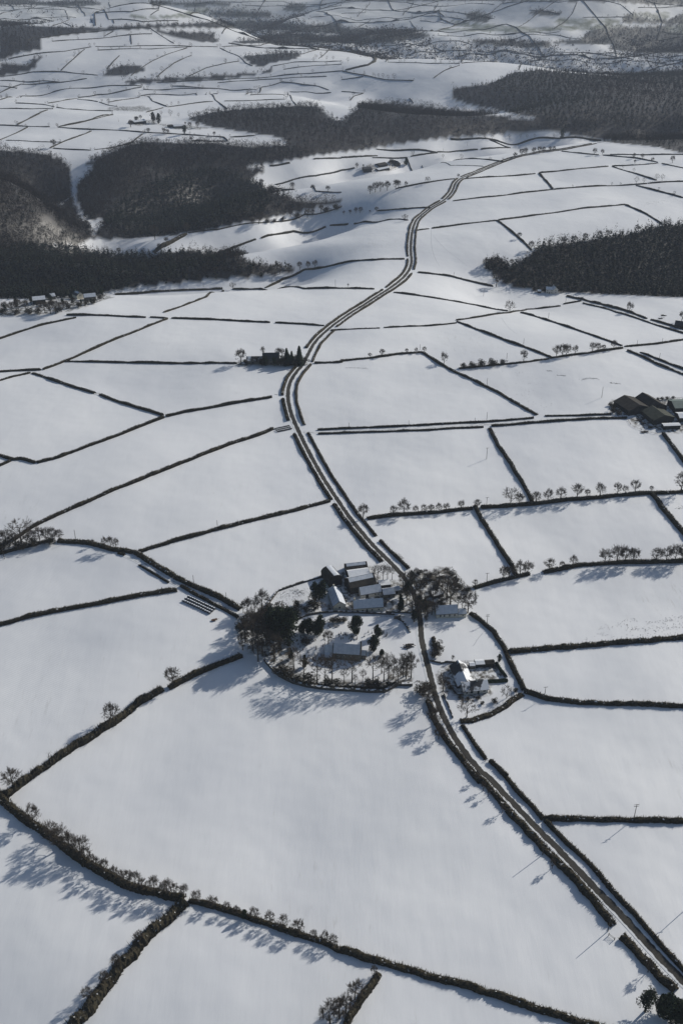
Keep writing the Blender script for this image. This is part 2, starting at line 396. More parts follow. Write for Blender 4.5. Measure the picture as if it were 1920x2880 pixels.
CONIFER_BLOCK = parse('C 480,480 560,400 700,320 850,262 1000,252 1120,292 1200,322 1250,400 1200,470 960,530 600,570 480,520')
YARDS = [parse(s) for s in (
    'K 1020,300 1240,150 1500,130 1568,250 L 400,300 560,250 800,160 1050,150 1250,390 1200,430 1000,560 850,560 760,800 660,740 640,690 300,660 0,660 K 1300,660 1000,640 1060,400',
    'K 100,620 400,560 620,660 640,900 700,1176 M 300,500 250,760 100,760 0,650 K 60,1000',
    'M 50,640 250,720 500,850 900,850 1250,830 1540,540 1568,890 1250,950 700,940 300,880',
    'N 330,340 560,240 980,250 1100,400 920,480 960,580 640,700 470,560 420,700',
    'P 200,330 500,290 1568,230 1700,230 1700,880 1150,880 900,830 700,780 540,600 220,560',
    'R 0,290 400,240 900,180 1160,180 1250,220 900,340 600,400 0,420', 'Q 160,500 900,480 1380,480 1380,590 160,570',
    'S 240,300 860,240 1000,300 860,390 400,420 280,420', 'T 0,165 380,150 500,175 480,200 360,215 20,200', 'T 230,330 330,310 520,300 560,350 320,370',
    'T 560,340 900,360 1180,400 880,410 680,390')]
GREEN = [parse(s) for s in ('B 820,130 1000,118 1300,112 1250,135 1000,140 850,138', 'B 500,95 580,100 600,125 520,120', 'B 600,105 700,112 1000,140 900,150 440,140 450,130 600,130',
    'B 1340,60 1500,55 1510,85 1400,95 1340,78', 'B 1480,125 1568,112 1650,120 1650,150 1500,150', 'B 960,90 1130,85 1280,90 1260,110 1000,115', 'A 590,70 700,80 850,60 880,40 960,35 940,60 800,75 620,85', 'A 880,70 600,75 600,82 880,82')]

# ------------------------------------------------------------------ terrain mesh
def terrain():
    V = np.stack([GX, GY, GZ], -1).reshape(-1, 3)
    i, j = np.meshgrid(np.arange(NR - 1), np.arange(NC - 1), indexing='ij'); a = (i * NC + j).ravel()
    me = mesh_from('snowy_ground', V, quads=np.stack([a, a + 1, a + NC + 1, a + NC], 1))
    uv = project(V)
    mk = np.zeros((len(V), 4), np.float32); mk[:, 3] = 1
    for p in WPOLY.values():
        mk[in_poly(uv, p) & (V[:, 1] > 300), 0] = 1
    for p in YARDS: mk[in_poly(uv, p), 1] = 1
    mk[:, 2] = .34 * np.clip((V[:, 1] - 2700) / 1600, 0, 1)
    for p in GREEN: mk[in_poly(uv, p), 2] = 1
    mk[(V[:, 1] < 100), :3] = 0
    ca = me.color_attributes.new('mask', 'FLOAT_COLOR', 'POINT'); ca.data.foreach_set('color', mk.ravel())
    o = link('snowy_ground', me, M['snow'], smooth=True); tag(o, kind='structure')
terrain()

def resample(P, step):
    P = np.asarray(P)[:, :2]; d = np.r_[0, np.cumsum(np.linalg.norm(np.diff(P, axis=0), axis=1))]
    n = max(2, int(d[-1] / step) + 1); t = np.linspace(0, d[-1], n)
    return np.stack([np.interp(t, d, P[:, 0]), np.interp(t, d, P[:, 1])], 1)
def smooth_path(P, it=2):
    P = np.asarray(P)[:, :2]
    for _ in range(it):
        Q = [P[0]]
        for a, b in zip(P[:-1], P[1:]): Q += [a * .75 + b * .25, a * .25 + b * .75]
        Q.append(P[-1]); P = np.array(Q)
    return P
def normals(P):
    t = np.gradient(P, axis=0); t /= np.linalg.norm(t, axis=1)[:, None] + 1e-9
    return np.stack([-t[:, 1], t[:, 0]], 1)
def strip(name, P, width, m, zoff, kind='structure'):
    P = resample(smooth_path(P), 3.0); N = normals(P); cols = np.array([-1, -.5, 0, .5, 1.]); V = []; UV = []
    for c in cols:
        q = P + N * (c * width / 2)
        z = hgt(q[:, 0], q[:, 1]) + zoff + q[:, 1] * 6e-5
        V.append(np.c_[q, z]); UV.append(np.c_[np.full(len(q), c), np.arange(len(q)) * .5])
    V = np.stack(V, 1).reshape(-1, 3); UV = np.stack(UV, 1).reshape(-1, 2); k = len(cols)
    Q = [(i * k + j + 1, i * k + j, (i + 1) * k + j, (i + 1) * k + j + 1) for i in range(len(P) - 1) for j in range(k - 1)]
    o = link(name, mesh_from(name, V, quads=Q, uv=UV), m, smooth=True); tag(o, kind=kind); return P
ROAD = ground(parse('D 1210,128 1120,145 1000,168 880,180 780,205 680,240 590,280 525,308 508,360 470,400 400,435 345,480 325,530 315,620 325,690 290,750 210,810 130,860 40,915 E 1520,130 1450,190 1412,260 1395,300 1350,350 1325,400 1320,460 1340,540 1372,610 1415,700 1475,810 1530,895 F 5,960 42,1012 88,1068 H 132,42 178,90 270,180 335,270 362,400 365,480 385,570 410,660 430,750 470,850 530,960 600,1050 660,1120 J 648,14 758,130 884,264 1014,394 1164,554 1296,686 1436,846 1584,996 1716,1126'))
ROADP = strip('asphalt_road', ROAD, 4.8, M['road'], .07)
for nm, t, w_ in (('church_lane', 'G 555,92 640,130 720,180 800,230 900,272 1000,322 1080,370 1120,398 K 300,720 500,730 700,690 850,655 1000,640 1300,642 1568,650 L 350,650 600,655 700,690', 3.4),
               ('farm_lane', 'E 1385,612 1470,612 1568,607 F 200,601 400,592 600,580 700,573 900,557 1100,545 1290,541 1350,545', 4.2),
               ('east_lane', 'F 1100,10 1250,51 1400,102 1568,150 1700,185', 4.0),
               ('field_lane', 'F 1300,225 1380,255 1460,292 1568,336 1650,370', 4.0)):
    strip(nm, ground(parse(t)), w_, M['lane'], .05)

# ------------------------------------------------------------------ hedges
def hedge(P, h, wd, name='hedge', label=None, group=None, far=False, m=None, ragged=.45, twigs=1.0, cat='hedge'):
    P = np.asarray(P)[:, :2]
    dist = float(np.median(np.hypot(P[:, 0], P[:, 1])))
    step = min(max(dist / 420, .8), 8)
    P = P.copy(); P[0] += (P[0] - P[1]) / (np.linalg.norm(P[0] - P[1]) + 1e-6) * .2; P[-1] += (P[-1] - P[-2]) / (np.linalg.norm(P[-1] - P[-2]) + 1e-6) * .2
    h *= .74; wd *= .64 if dist < 1700 else .75
    P = resample(P, step); N = normals(P); n = len(P)
    wob = np.interp(np.arange(n), np.arange(0, n + 6, 6), rng.normal(0, .16 * wd, len(np.arange(0, n + 6, 6))))
    P = P + N * wob[:, None] * .6
    lf = np.interp(np.arange(n), np.arange(0, n + 4, 4), rng.uniform(1 - ragged, 1 + ragged * .7, len(np.arange(0, n + 4, 4))))
    lf[0] *= .75; lf[-1] *= .75
    prof = np.array([(-.62, -.15), (-.52, .45), (-.34, .85), (0, 1.0), (.34, .85), (.52, .45), (.62, -.15)])
    V = []
    for c, z in prof:
        jx = rng.normal(0, .06 * wd, n); jz = rng.normal(0, .07 * h, n)
        q = P + N * ((c * wd * (.8 + .2 * lf)) + jx)[:, None]
        zz = hgt(q[:, 0], q[:, 1]) + (z * h * lf + (jz if z > 0 else 0))
        V.append(np.c_[q, zz])
    V = np.stack(V, 1).reshape(-1, 3); k = len(prof)
    i, j = np.meshgrid(np.arange(n - 1), np.arange(k - 1), indexing='ij'); a = (i * k + j).ravel()
    Q = np.stack([a, a + k, a + k + 1, a + 1], 1)
    T = []
    if dist < 1700 and twigs > 0:
        L = n * step; cnt = int(L * (46 if dist < 700 else 8 if dist < 1100 else 3) * twigs)
        u = rng.uniform(0, n - 1.01, cnt); ii = u.astype(int); f = (u - ii)[:, None]
        c = P[ii] * (1 - f) + P[ii + 1] * f; nn = N[ii]; off = rng.uniform(-.58, .58, cnt) * wd
        base = c + nn * off[:, None]; hb = h * lf[ii] * rng.uniform(.35, 1, cnt) * (.5 + .5 * (1 - np.minimum(1, (2 * off / wd) ** 2)))
        z0 = hgt(base[:, 0], base[:, 1]) + hb - .2 * h
        ln = rng.uniform(.15, .65, cnt) ** 1.3 * h * .8 + .15
        lean = rng.normal(0, .45, (cnt, 2)) + nn * (off / wd * 1.2)[:, None]
        tip = np.c_[base + lean * ln[:, None], z0 + ln + .2 * h]
        wv = rng.normal(0, 1, (cnt, 2)); wv /= np.linalg.norm(wv, axis=1)[:, None]; wv *= (.10 + .00025 * dist)
        A = np.c_[base + wv, z0]; B = np.c_[base - wv, z0]
        s = len(V); V = np.concatenate([V, A, B, tip]); r = np.arange(cnt)
        T = np.stack([s + r, s + cnt + r, s + 2 * cnt + r], 1)
    o = link(name, mesh_from(name, V, tris=T, quads=Q), m or (M['hedge_far'] if dist > 1600 else M['hedge']))
    tag(o, label, cat, group); return o

HEDGES = """
G 1110,565 1020,600 900,650 800,700 775,712|3.2|3.4|dark hedge from the churchyard corner down to the lone bare tree
G 748,718 640,780 560,850 510,880 400,950 300,1010 200,1080 90,1160 I 22,132|3.6|4.6|broad dark hedge running down to the left edge past two bare trees
I -60,60 0,135 60,190 150,260 250,330 330,390 400,440|3.6|4.6|overgrown hedge bank descending from the left edge under the clustered bare trees
I 400,440 500,500 600,545 740,580 850,604|3.4|4.4|shrubby hedge under the long row of bare trees at lower left
I 870,612 1000,640 1150,690 1300,740 1450,790 1568,838|2.4|3.2|hedge carrying stunted bare trees, right of the lower left three way junction
J 0,838 100,872 250,912 500,982 700,1042 900,1112 1100,1172 1250,1215|2.6|3.6|neatly cut hedge leaving the bottom edge of the photo towards the right
I 850,622 780,685 700,755 600,862 520,960 440,1060 380,1140 320,1210|3.8|6.5|very wide scrubby hedge dropping to the bottom edge at lower left
J 172,950 130,1010 70,1080 30,1170 0,1220|2.4|3.6|short bushy hedge with small bare trees meeting the bottom edge left of centre
H 395,770 430,870 480,950 560,1050 640,1150 J 610,30 690,105 760,190|2.6|3.6|hedge tight against the left side of the road just below the village
J 765,195 850,290 950,392 1080,525 1180,645 1246,724|2.7|4.2|hedge tight against the left of the road ending at the field gate
J 1284,780 1350,840 1420,912 1490,985 1530,1025|2.7|4.4|last stretch of hedge left of the road below the field gate at lower right
H 555,885 600,955 660,1038|1.8|2.4|short hedge right of the road between the bungalow garden and the first field gap
H 682,1048 760,1120 J 715,0 800,100 925,238|2.2|2.6|hedge right of the road between the field gap and the side hedge
J 935,245 1020,335 1150,455 1250,575 1380,715 1500,855 1568,930 1680,1050|2.2|2.6|hedge right of the road from the side hedge junction to the bottom right corner
J 932,235 1100,240 1300,241 1568,246 1750,250|2.6|3.2|straight hedge with the double armed pole, running to the right edge at lower right
H 770,546 900,536 1000,526 1200,511 1400,496 1568,482 1700,474|2.8|4.0|straight hedge running right from the lane elbow behind the bungalow
H 590,370 640,402 700,460 745,525 778,600 808,660 835,722|2.4|3.2|curving hedge right of the paddock between the old schoolroom and the bungalow
H 842,728 940,765 1100,780 1300,786 1568,796 1720,800|2.6|3.2|clipped hedge running from the bungalow garden corner to the right edge
H 545,862 600,862 680,835 750,795 828,742|1.6|4.0|frosted scrub bank curving round the foot of the bungalow garden
H 606,252 700,226 800,202 862,190|2.2|3.0|short hedge by the double pole just right of the village scrub
H 925,180 1100,147 1300,136 1568,130 1700,127|2.6|3.6|hedge under the tall bare trees running right from the village to the right edge
F 610,955 640,1010 690,1090 740,1170 H 780,150 798,192|2.6|3.2|hedge descending between two square fields to the short hedge right of the village
F 120,1012 250,996 400,986 600,966|2.4|3.2|bushy hedge with round crowned trees leaving the road above the village
F 640,962 870,946 1000,932 1200,912 1400,897 1568,890 1700,886|2.6|3.4|long hedge with a row of round bare trees reaching the right edge
F 680,597 720,680 780,770 830,850 872,932|2.4|3.0|hedge descending from the farm lane to the long tree row at mid right
F 1475,622 1520,682 1568,747 1640,840|2.4|3.0|short hedge descending from the big farm at the right edge
F 1425,898 1470,962 1530,1032 1600,1115|2.8|4.2|dark hedge descending at the right edge below the long row of bare trees
E 1460,603 1568,598 F 0,598 200,590 400,581 600,570 880,549|1.6|2.0|upper hedge of the snow covered farm lane, nearest the road
F 935,540 1100,538 1235,533|1.5|2.0|upper hedge of the snow covered farm lane, just left of the big farm
E 1462,622 1568,618 F 0,617 200,612 400,605 650,591|1.5|2.0|lower hedge of the snow covered farm lane, nearest the road
F 690,586 900,569 1100,555 1305,549|1.9|2.4|lower hedge of the snow covered farm lane, up to the big farm
F 372,250 450,300 520,337 620,382 720,432 800,482 895,535|2.4|3.2|hedge sloping down right to the bend of the farm lane above mid right
E 1445,297 1568,292 F 0,287 150,272 250,257 370,247|2.2|3.0|bushy hedge leaving the road right of the dark walled house
F 540,322 700,306 850,292 950,277|1.8|2.4|hedge with low bushes between the single round tree and the field corner at right
F 955,275 1100,255 1290,228|2.2|3.0|hedge under a clump of bare trees reaching the lane junction at right
F 530,107 620,142 750,192 850,227 960,270|2.2|2.8|hedge descending right from the gateway corner above the clump of bare trees
F 822,66 950,102 1100,152 1200,187 1285,217|2.2|2.8|hedge descending right from the foot of the lone tree to the lane junction
E 1520,147 1568,143 F 90,139 175,136|1.6|2.0|very short hedge right of the road beside the upper field gap
F 195,134 400,126 525,113|1.8|2.2|hedge between the upper field gap and the gateway corner
F 528,100 650,82 770,66 850,50 1003,35|2.0|2.6|wavy hedge passing under the lone tree in the upper right fields
F 1018,26 1098,12|1.8|2.2|tiny piece of hedge joining the white house lane
D 240,822 450,851 620,881 762,908|2.0|2.6|hedge running down right from the upper road bend to the lone tree
D 352,730 500,747 620,777 695,793|2.0|2.8|hedge running from the road bend to the foot of the right hand wood
D 1035,838 1100,852 F 1250,43 1398,93|2.4|3.4|upper hedge of the lane passing the white house
F 1420,97 1500,122 1568,142 1680,176|2.4|3.4|upper hedge of the white house lane beyond the gap near the right edge
F 1108,22 1260,63 1420,114 1568,160 1680,194|1.8|2.2|lower hedge of the lane passing the white house
F 1300,221 1450,208 1568,190 1680,178|2.0|2.8|hedge running right from the lane junction to the right edge
F 1312,240 1380,268 1450,303 1568,349 1680,395|2.2|2.6|lower hedge of the short lane leaving at the right edge above the big farm
F 1372,247 1470,287 1568,325 1680,368|2.0|2.4|upper hedge of the short lane leaving at the right edge above the big farm
E -60,208 0,186 100,151 200,120 350,88|2.0|2.6|hedge running to the left edge below the wooded hamlet
E 308,77 500,79 670,87|2.2|2.4|level hedge just right of the wooded hamlet
E 692,86 772,91|1.6|2.0|tiny hedge fragment between two field gaps at upper left
E 790,91 1000,98 1240,110|2.0|2.4|level hedge above the striped field left of the road
E 1265,112 1400,118 1488,125|2.0|2.4|short level hedge meeting the left side of the road
C 755,913 850,880 950,842 1025,812|2.0|2.6|hedge rising right to the broad crowned field tree at upper left
E 768,94 600,161 450,222 330,276 200,326|2.2|3.0|long diagonal hedge falling left between striped fields at upper left
E -60,338 0,336 100,331 190,328|2.0|2.6|upper short hedge at the left edge beside the diagonal hedge
E -60,395 0,376 60,360 140,342|2.0|2.6|lower short hedge at the left edge beside the diagonal hedge
E 300,289 500,293 800,298 1088,299|2.0|2.4|level hedge leading to the dark walled house
E 152,343 250,376 350,411 438,435|2.2|3.2|upper half of the hedge sloping down right in the left fields
E 462,442 550,476 650,506 748,537|2.0|3.0|lower half of the hedge sloping down right in the left fields
E 765,542 850,521 1000,496 1100,476 1248,453|2.2|2.8|hedge rising right towards the road from the left field junction
E 752,546 650,586 550,626 400,681 280,726 172,754|2.3|3.0|hedge falling left from the left field junction
E -60,705 0,721 60,740 100,736 163,755|2.2|3.0|kinked hedge at the left edge
E -40,785 0,768 50,746|1.8|2.4|stub of hedge at the left edge below the kinked hedge
E 1255,600 1200,621 1050,671 900,731 750,791 600,851 520,880 400,936 280,986 150,1051 60,1112|2.5|3.4|longest diagonal hedge, from the black stack by the road to the left copse
E 1513,931 1400,961 1200,1011 1000,1061 800,1116 640,1166|2.4|3.2|diagonal hedge falling left from the road above the village farm
G -60,437 0,421 150,381 300,351 500,316 650,286 812,263|2.6|3.4|hedge running left from the lane bend to the left edge
G -40,105 0,96 100,70 200,42 245,34|1.8|2.4|low hedge along the foot of the left hand copse
G 270,36 400,46 520,76 620,90 700,140 800,200|2.6|4.4|dark hedge above the lane from the left hand copse to the lane bend
G 805,203 900,247 1000,292 1105,350|2.8|4.0|dark hedge above the lane between the bend and the churchyard trees
G 545,92 575,100|1.4|2.0|tiny piece of hedge at the mouth of the field track
G 640,147 700,182 775,228|1.2|1.4|thin broken hedge on the lower side of the lane above the bend
G 832,243 900,283 1000,335 1095,388|1.8|2.4|lower hedge of the lane beside the black wrapped bales
C 530,831 700,818 900,808 1022,805|2.2|3.0|level hedge left of the broad crowned field tree
C 1070,806 1200,806 1400,805 1568,803 D 150,806|2.2|2.8|level hedge between the broad crowned field tree and the road
C 1218,800 1300,760 1400,716 1568,688 D 150,673 288,668|2.2|3.0|hedge climbing right from the level hedge to the tight road bend
C 705,640 760,602 855,552|4.0|9.0|thick wooded hedge climbing the snowy spur at left
C 865,548 1000,532 1200,502 1400,462 1568,428|1.2|2.0|broken line of bushes along the lip of the wooded valley
C 1005,640 1080,612 1175,577|2.2|3.0|lower piece of hedge crossing the fields above the front wood
C 1200,572 1350,541 1495,520|2.0|2.6|middle piece of hedge crossing the fields above the front wood
C 1515,513 1568,511 D 30,508|2.0|2.6|very short hedge piece in the middle of the upper left road fields
D 58,506 180,496 305,490|2.0|2.6|hedge meeting the left side of the road at the fallen looking tree
D 165,446 300,438 405,432|2.0|2.6|hedge meeting the road just below its upper bends
D 347,536 400,529|1.8|2.4|stub of hedge right of the road at the field entrance
D 415,527 550,509 712,491|2.0|2.8|hedge right of the road leading to the field corner above the right hand wood
D 715,492 800,560 872,628|2.4|3.4|hedge descending into the right hand wood
D 722,489 900,465 1100,436 1300,418|2.2|3.2|long hedge along the top of the field above the right hand wood
D 1305,420 1400,462 1475,510|2.2|3.2|hedge descending right into the top of the right hand wood
D 512,401 700,381 850,361 968,349|2.0|2.8|hedge leaving the road right of its upper bends
D 975,348 1200,332 1400,322|2.0|2.8|hedge with small bushes in the right part of the upper ridge
D 1405,321 1568,312 1680,306|2.0|2.8|hedge end reaching the right edge on the upper ridge
D 907,274 940,311 968,347|2.6|3.6|short steep hedge between two upper ridge fields
D 908,272 1050,258 1222,242|2.2|3.0|hedge above the rectangular field on the upper ridge
D 560,300 700,290 888,276|2.2|3.0|hedge leaving the right side of the road on the upper ridge
D 1242,243 1330,270 1445,306|2.0|2.8|hedge slanting down right under the small trees of the upper ridge
D 1242,240 1400,233 1452,227|2.0|2.8|hedge above the slanting hedge of the upper ridge
D 1470,229 1568,250 1680,275|2.0|2.6|hedge leaving at the right edge of the upper ridge
D 1010,173 1130,186 1180,190|2.0|2.6|hedge right of the road at the crest
D 1200,191 1350,204 1450,223|2.0|2.6|hedge under the pair of round trees right of the crest
D 1232,188 1400,190 1568,188 1680,187|2.0|2.6|level hedge at the right end of the crest
D 1352,330 1450,356 1568,387|2.2|3.0|bushy hedge descending at the right edge of the upper ridge
D 500,116 700,119 900,111 1000,113 1190,123|2.4|4.0|topmost hedge of the ridge under a line of small trees
D 682,121 730,141 775,157|2.2|3.0|short hedge slanting down right behind the ridge farm
D 640,163 700,158 770,156|2.0|2.6|short level hedge piece behind the ridge farm, right half
D 440,176 530,171 625,164|2.0|2.6|level hedge piece behind the ridge farm, left half
D 160,163 300,166 440,178|2.0|2.6|hedge slanting down right above the ridge farm
D 318,195 380,186 438,179|1.8|2.4|short hedge rising right behind the ridge farm
D 0,201 100,196 165,193|2.0|2.6|level hedge left of the ridge farm
D 142,202 300,201 560,209 740,221|2.0|2.6|long level hedge just behind the ridge farm buildings
D 370,238 500,238 650,242|.9|1.0|thin low hedge right of the ridge farm
D 250,345 400,316 520,299|2.0|3.0|hedge meeting the road with bare trees on the slope below the ridge farm
C 1265,326 1350,301 1450,286 1568,259 D 60,249|1.8|2.8|bushy hedge on the snowy spur left of the ridge farm
C 1255,341 1350,346 1450,356 1568,361|1.4|1.8|line of bushes along the steep edge below the snowy spur
C 1240,240 1330,226|2.4|3.6|dark bushes at the left tip of the snowy spur
C 1440,209 1568,203|2.0|2.6|level hedge at the far edge of the snowy spur
"""
for ln in HEDGES.strip().split('\n'):
    t, h, wd, lab = ln.split('|')
    P = ground(parse(t)); dist = float(np.median(P[:, 1]))
    h, wd = float(h), float(wd)
    hedge(P, h, wd, label=lab)
# roadside hedges follow the road at a constant verge width
def side_hedge(i0, i1, off, h, wd, lab):
    P = ROADP[i0:i1]; N = normals(P); hedge(P + N * off, h, wd, label=lab)
_rp = project(np.c_[ROADP, hgt(ROADP[:, 0], ROADP[:, 1])])
def ridx(y): return int(np.argmin(np.abs(_rp[:, 1] - y)))
# ROADP runs from far to near; +N is to the viewer's right
for a, b, off, h, wd, lab in (
    (404, 500, 4.6, 1.8, 2.5, 'right hand roadside hedge over the crest of the ridge'), (404, 500, -4.0, 1.8, 2.5, 'left hand roadside hedge over the crest of the ridge'),
    (503, 562, -4.0, 2.2, 3.0, 'left hand roadside hedge on the upper double bend'), (503, 562, 4.6, 2.2, 3.0, 'right hand roadside hedge on the upper double bend'),
    (566, 726, -4.0, 2.0, 2.8, 'left hand roadside hedge above the tight middle bend'), (566, 760, 4.6, 2.0, 2.8, 'right hand roadside hedge around the tight middle bend'),
    (730, 812, -4.0, 2.0, 2.8, 'left hand roadside hedge below the tight middle bend'), (766, 922, 4.6, 2.0, 2.8, 'right hand roadside hedge between the middle bend and the small copse house'),
    (818, 985, -4.0, 2.1, 3.0, 'left hand roadside hedge above the dark walled house'), (1020, 1118, -4.0, 2.1, 3.0, 'left hand roadside hedge on the bend below the dark walled house'),
    (928, 1020, 6.2, 1.8, 2.7, 'right hand roadside hedge opposite the dark walled house'), (1024, 1204, 6.2, 2.0, 2.8, 'right hand roadside hedge on the bend down to the farm lane'),
    (1122, 1190, -4.0, 2.0, 2.8, 'left hand roadside hedge down to the black stack'), (1222, 1410, -4.0, 2.0, 2.8, 'left hand roadside hedge from the black stack to the side hedge'),
    (1222, 1520, 6.2, 1.7, 2.5, 'right hand roadside hedge from the farm lane nearly to the village'), (1415, 1585, -4.0, 2.2, 3.2, 'left hand roadside hedge just above the village farm'),
    (1528, 1620, 6.2, 2.0, 2.5, 'right hand roadside hedge ending at the village scrub'), (1790, 1850, 6.2, 1.8, 2.3, 'short roadside hedge along the paddock below the old schoolroom')):
    i0, i1 = sorted((ridx(a), ridx(b)))
    if i1 - i0 > 2: side_hedge(i0, i1, off, h, wd, lab)

FAR = {
 'dark hedge between snowfields on the far side of the wooded valley': ('hedges on the plateau beyond the wooded valley', """C -60,140 0,121 60,96 128,63;C -60,52 0,53 130,59 228,61;C 80,50 150,16 182,0;C 30,123 150,128 288,131;C 232,158 300,126 420,81;C 270,63 420,73 580,79 720,89 880,98 1028,108 1047,124;C 246,160 418,168;C 436,166 520,156 600,136 655,93;C 270,61 350,46 450,21 520,5;C 880,126 960,127 1045,127;A -60,470 0,460 100,441 250,421 450,401 650,396;A 75,475 200,481 250,491;A 262,495 310,501 520,511;A 222,475 300,461 355,453;A 362,450 450,436 600,411 650,401;A 357,456 450,468;A 458,470 500,484 540,490;A -60,500 0,500 150,501 245,501;A 82,574 150,536 220,506;A -40,575 0,575 100,580 230,584;A 272,582 400,556 500,526;A 502,470 600,455 640,448;A 642,444 700,465 768,490;A 648,441 700,433 900,430 1000,432;A 946,433 990,461 1045,502;A 772,492 850,481 978,466;A 1030,465 1150,463 1310,456;A 672,516 750,496;A 660,411 800,408 1000,408;A 790,395 950,405 1180,412;A 1130,434 1200,401 1290,379;A 1292,376 1400,391 1510,414;A 1332,422 1450,429 1520,426;A 1322,432 1340,460 1360,484;A 1150,437 1308,437;C 1060,108 1110,106 1170,100;B 40,462 60,441 100,429;B 312,452 330,476;B 0,422 50,424 100,428"""),
 'thin dark hedge among the snowfields of the middle distance': ('hedges in the middle distance', """A 0,426 60,401 100,386 280,379 400,361;A 0,396 80,406;A 0,371 200,371 270,378;A 0,351 150,331 300,331 450,346;A 720,380 900,371 1100,361 1300,346 1568,326;A 1000,381 1200,366 1350,356 1500,351;A 40,272 150,251 300,236 420,216;A 440,214 600,213 800,211 1000,216;A 282,324 340,271 390,226;A 492,318 520,285 550,256;A 602,348 700,281 780,246 860,221;A 722,353 800,291 880,256;A 1012,221 1080,251 1130,291 1160,304;A 870,349 950,311 1100,281;A 450,231 700,226 880,216;A 1020,215 1200,209 1400,201 1568,196;A 1382,249 1450,231 1568,206;A 1462,269 1500,241 1568,213;A 1252,304 1350,286 1568,281;A 1302,319 1450,301 1568,296;B 0,215 200,211 350,209 600,206;B 162,251 230,231 320,216;B 202,284 300,256 420,241 560,233 620,236;B 212,286 400,292 540,292;B 552,291 700,286 860,282;B 548,288 620,241;B 420,216 470,236;B 624,236 800,238 970,241;B 812,323 870,286 980,246;B 866,281 1100,281 1400,281;B 1170,248 1250,260 1340,275;B 1292,266 1370,261;B 1402,281 1440,324;B 1402,259 1568,256;B 1402,280 1568,275;B 975,243 1180,247 1360,246;B 0,326 100,346 200,366 330,371;B 0,366 100,353;B 422,359 470,326 540,301"""),
 'faint hedge on the hazy farthest hills': ('hedges on the farthest hills', """A 172,178 350,151 500,139 690,131;A 242,190 400,181 600,161 700,156;A 601,158 605,204;A 692,131 760,176 800,200;A 482,165 520,146;A 122,110 150,81 350,81 500,91 660,101 820,96;A 242,120 320,91;A 292,106 330,121;A 0,46 120,41 300,46 450,61 600,56 730,43 860,41;A 692,70 730,46;A 132,45 180,11;A 0,26 150,31;A 500,11 700,21 900,16 1100,11 1300,6 1568,9;A 1112,23 1300,26 1420,31;A 1392,65 1450,46 1568,26;A 1382,31 1500,21;A 1430,80 1568,76;A 1020,155 1240,152 1420,148;A 1180,135 1250,150;A 160,170 130,185;A 1350,60 1400,75;A 520,90 525,108;A 420,85 425,105;B 0,81 200,81 320,79 450,76 560,91;B 72,78 130,16;B 282,70 330,11;B 0,16 300,11 700,21;B 740,16 1000,11 1280,21 1340,71;B 652,84 750,6;B 812,124 900,61 990,1;B 972,134 1060,61 1080,11;B 422,51 560,63 700,86;B 862,46 1000,66;B 0,63 110,59;B 312,96 340,129;B 82,129 300,126;B 442,161 600,161 820,151 1000,146;B 562,166 620,156 800,156;B 732,181 950,161 1100,181;B 320,62 450,60 470,75;B 360,95 480,110;B 0,165 70,130 130,95;B 1110,82 1300,80;B 1360,35 1568,30;B 1400,0 1410,30;B 1470,145 1500,155 1568,158;B 420,52 440,20"""),
}
FARP = []
for lab, (grp, t) in FAR.items():
    for seg in t.replace('\n', '').split(';'):
        P = ground(parse(seg)); d = float(np.median(P[:, 1]))
        hedge(P, 2.0 if d < 2400 else 2.1, 2.2 if d < 2400 else 2.4, label=lab, group=grp, ragged=.5); FARP.append((P, d, lab, grp))
hedge(ground(parse('B 20,215 50,235 110,250 155,270 150,285 120,300 20,322')), 5, 9, label='thick double hedge of the winding far road in a tight S bend')

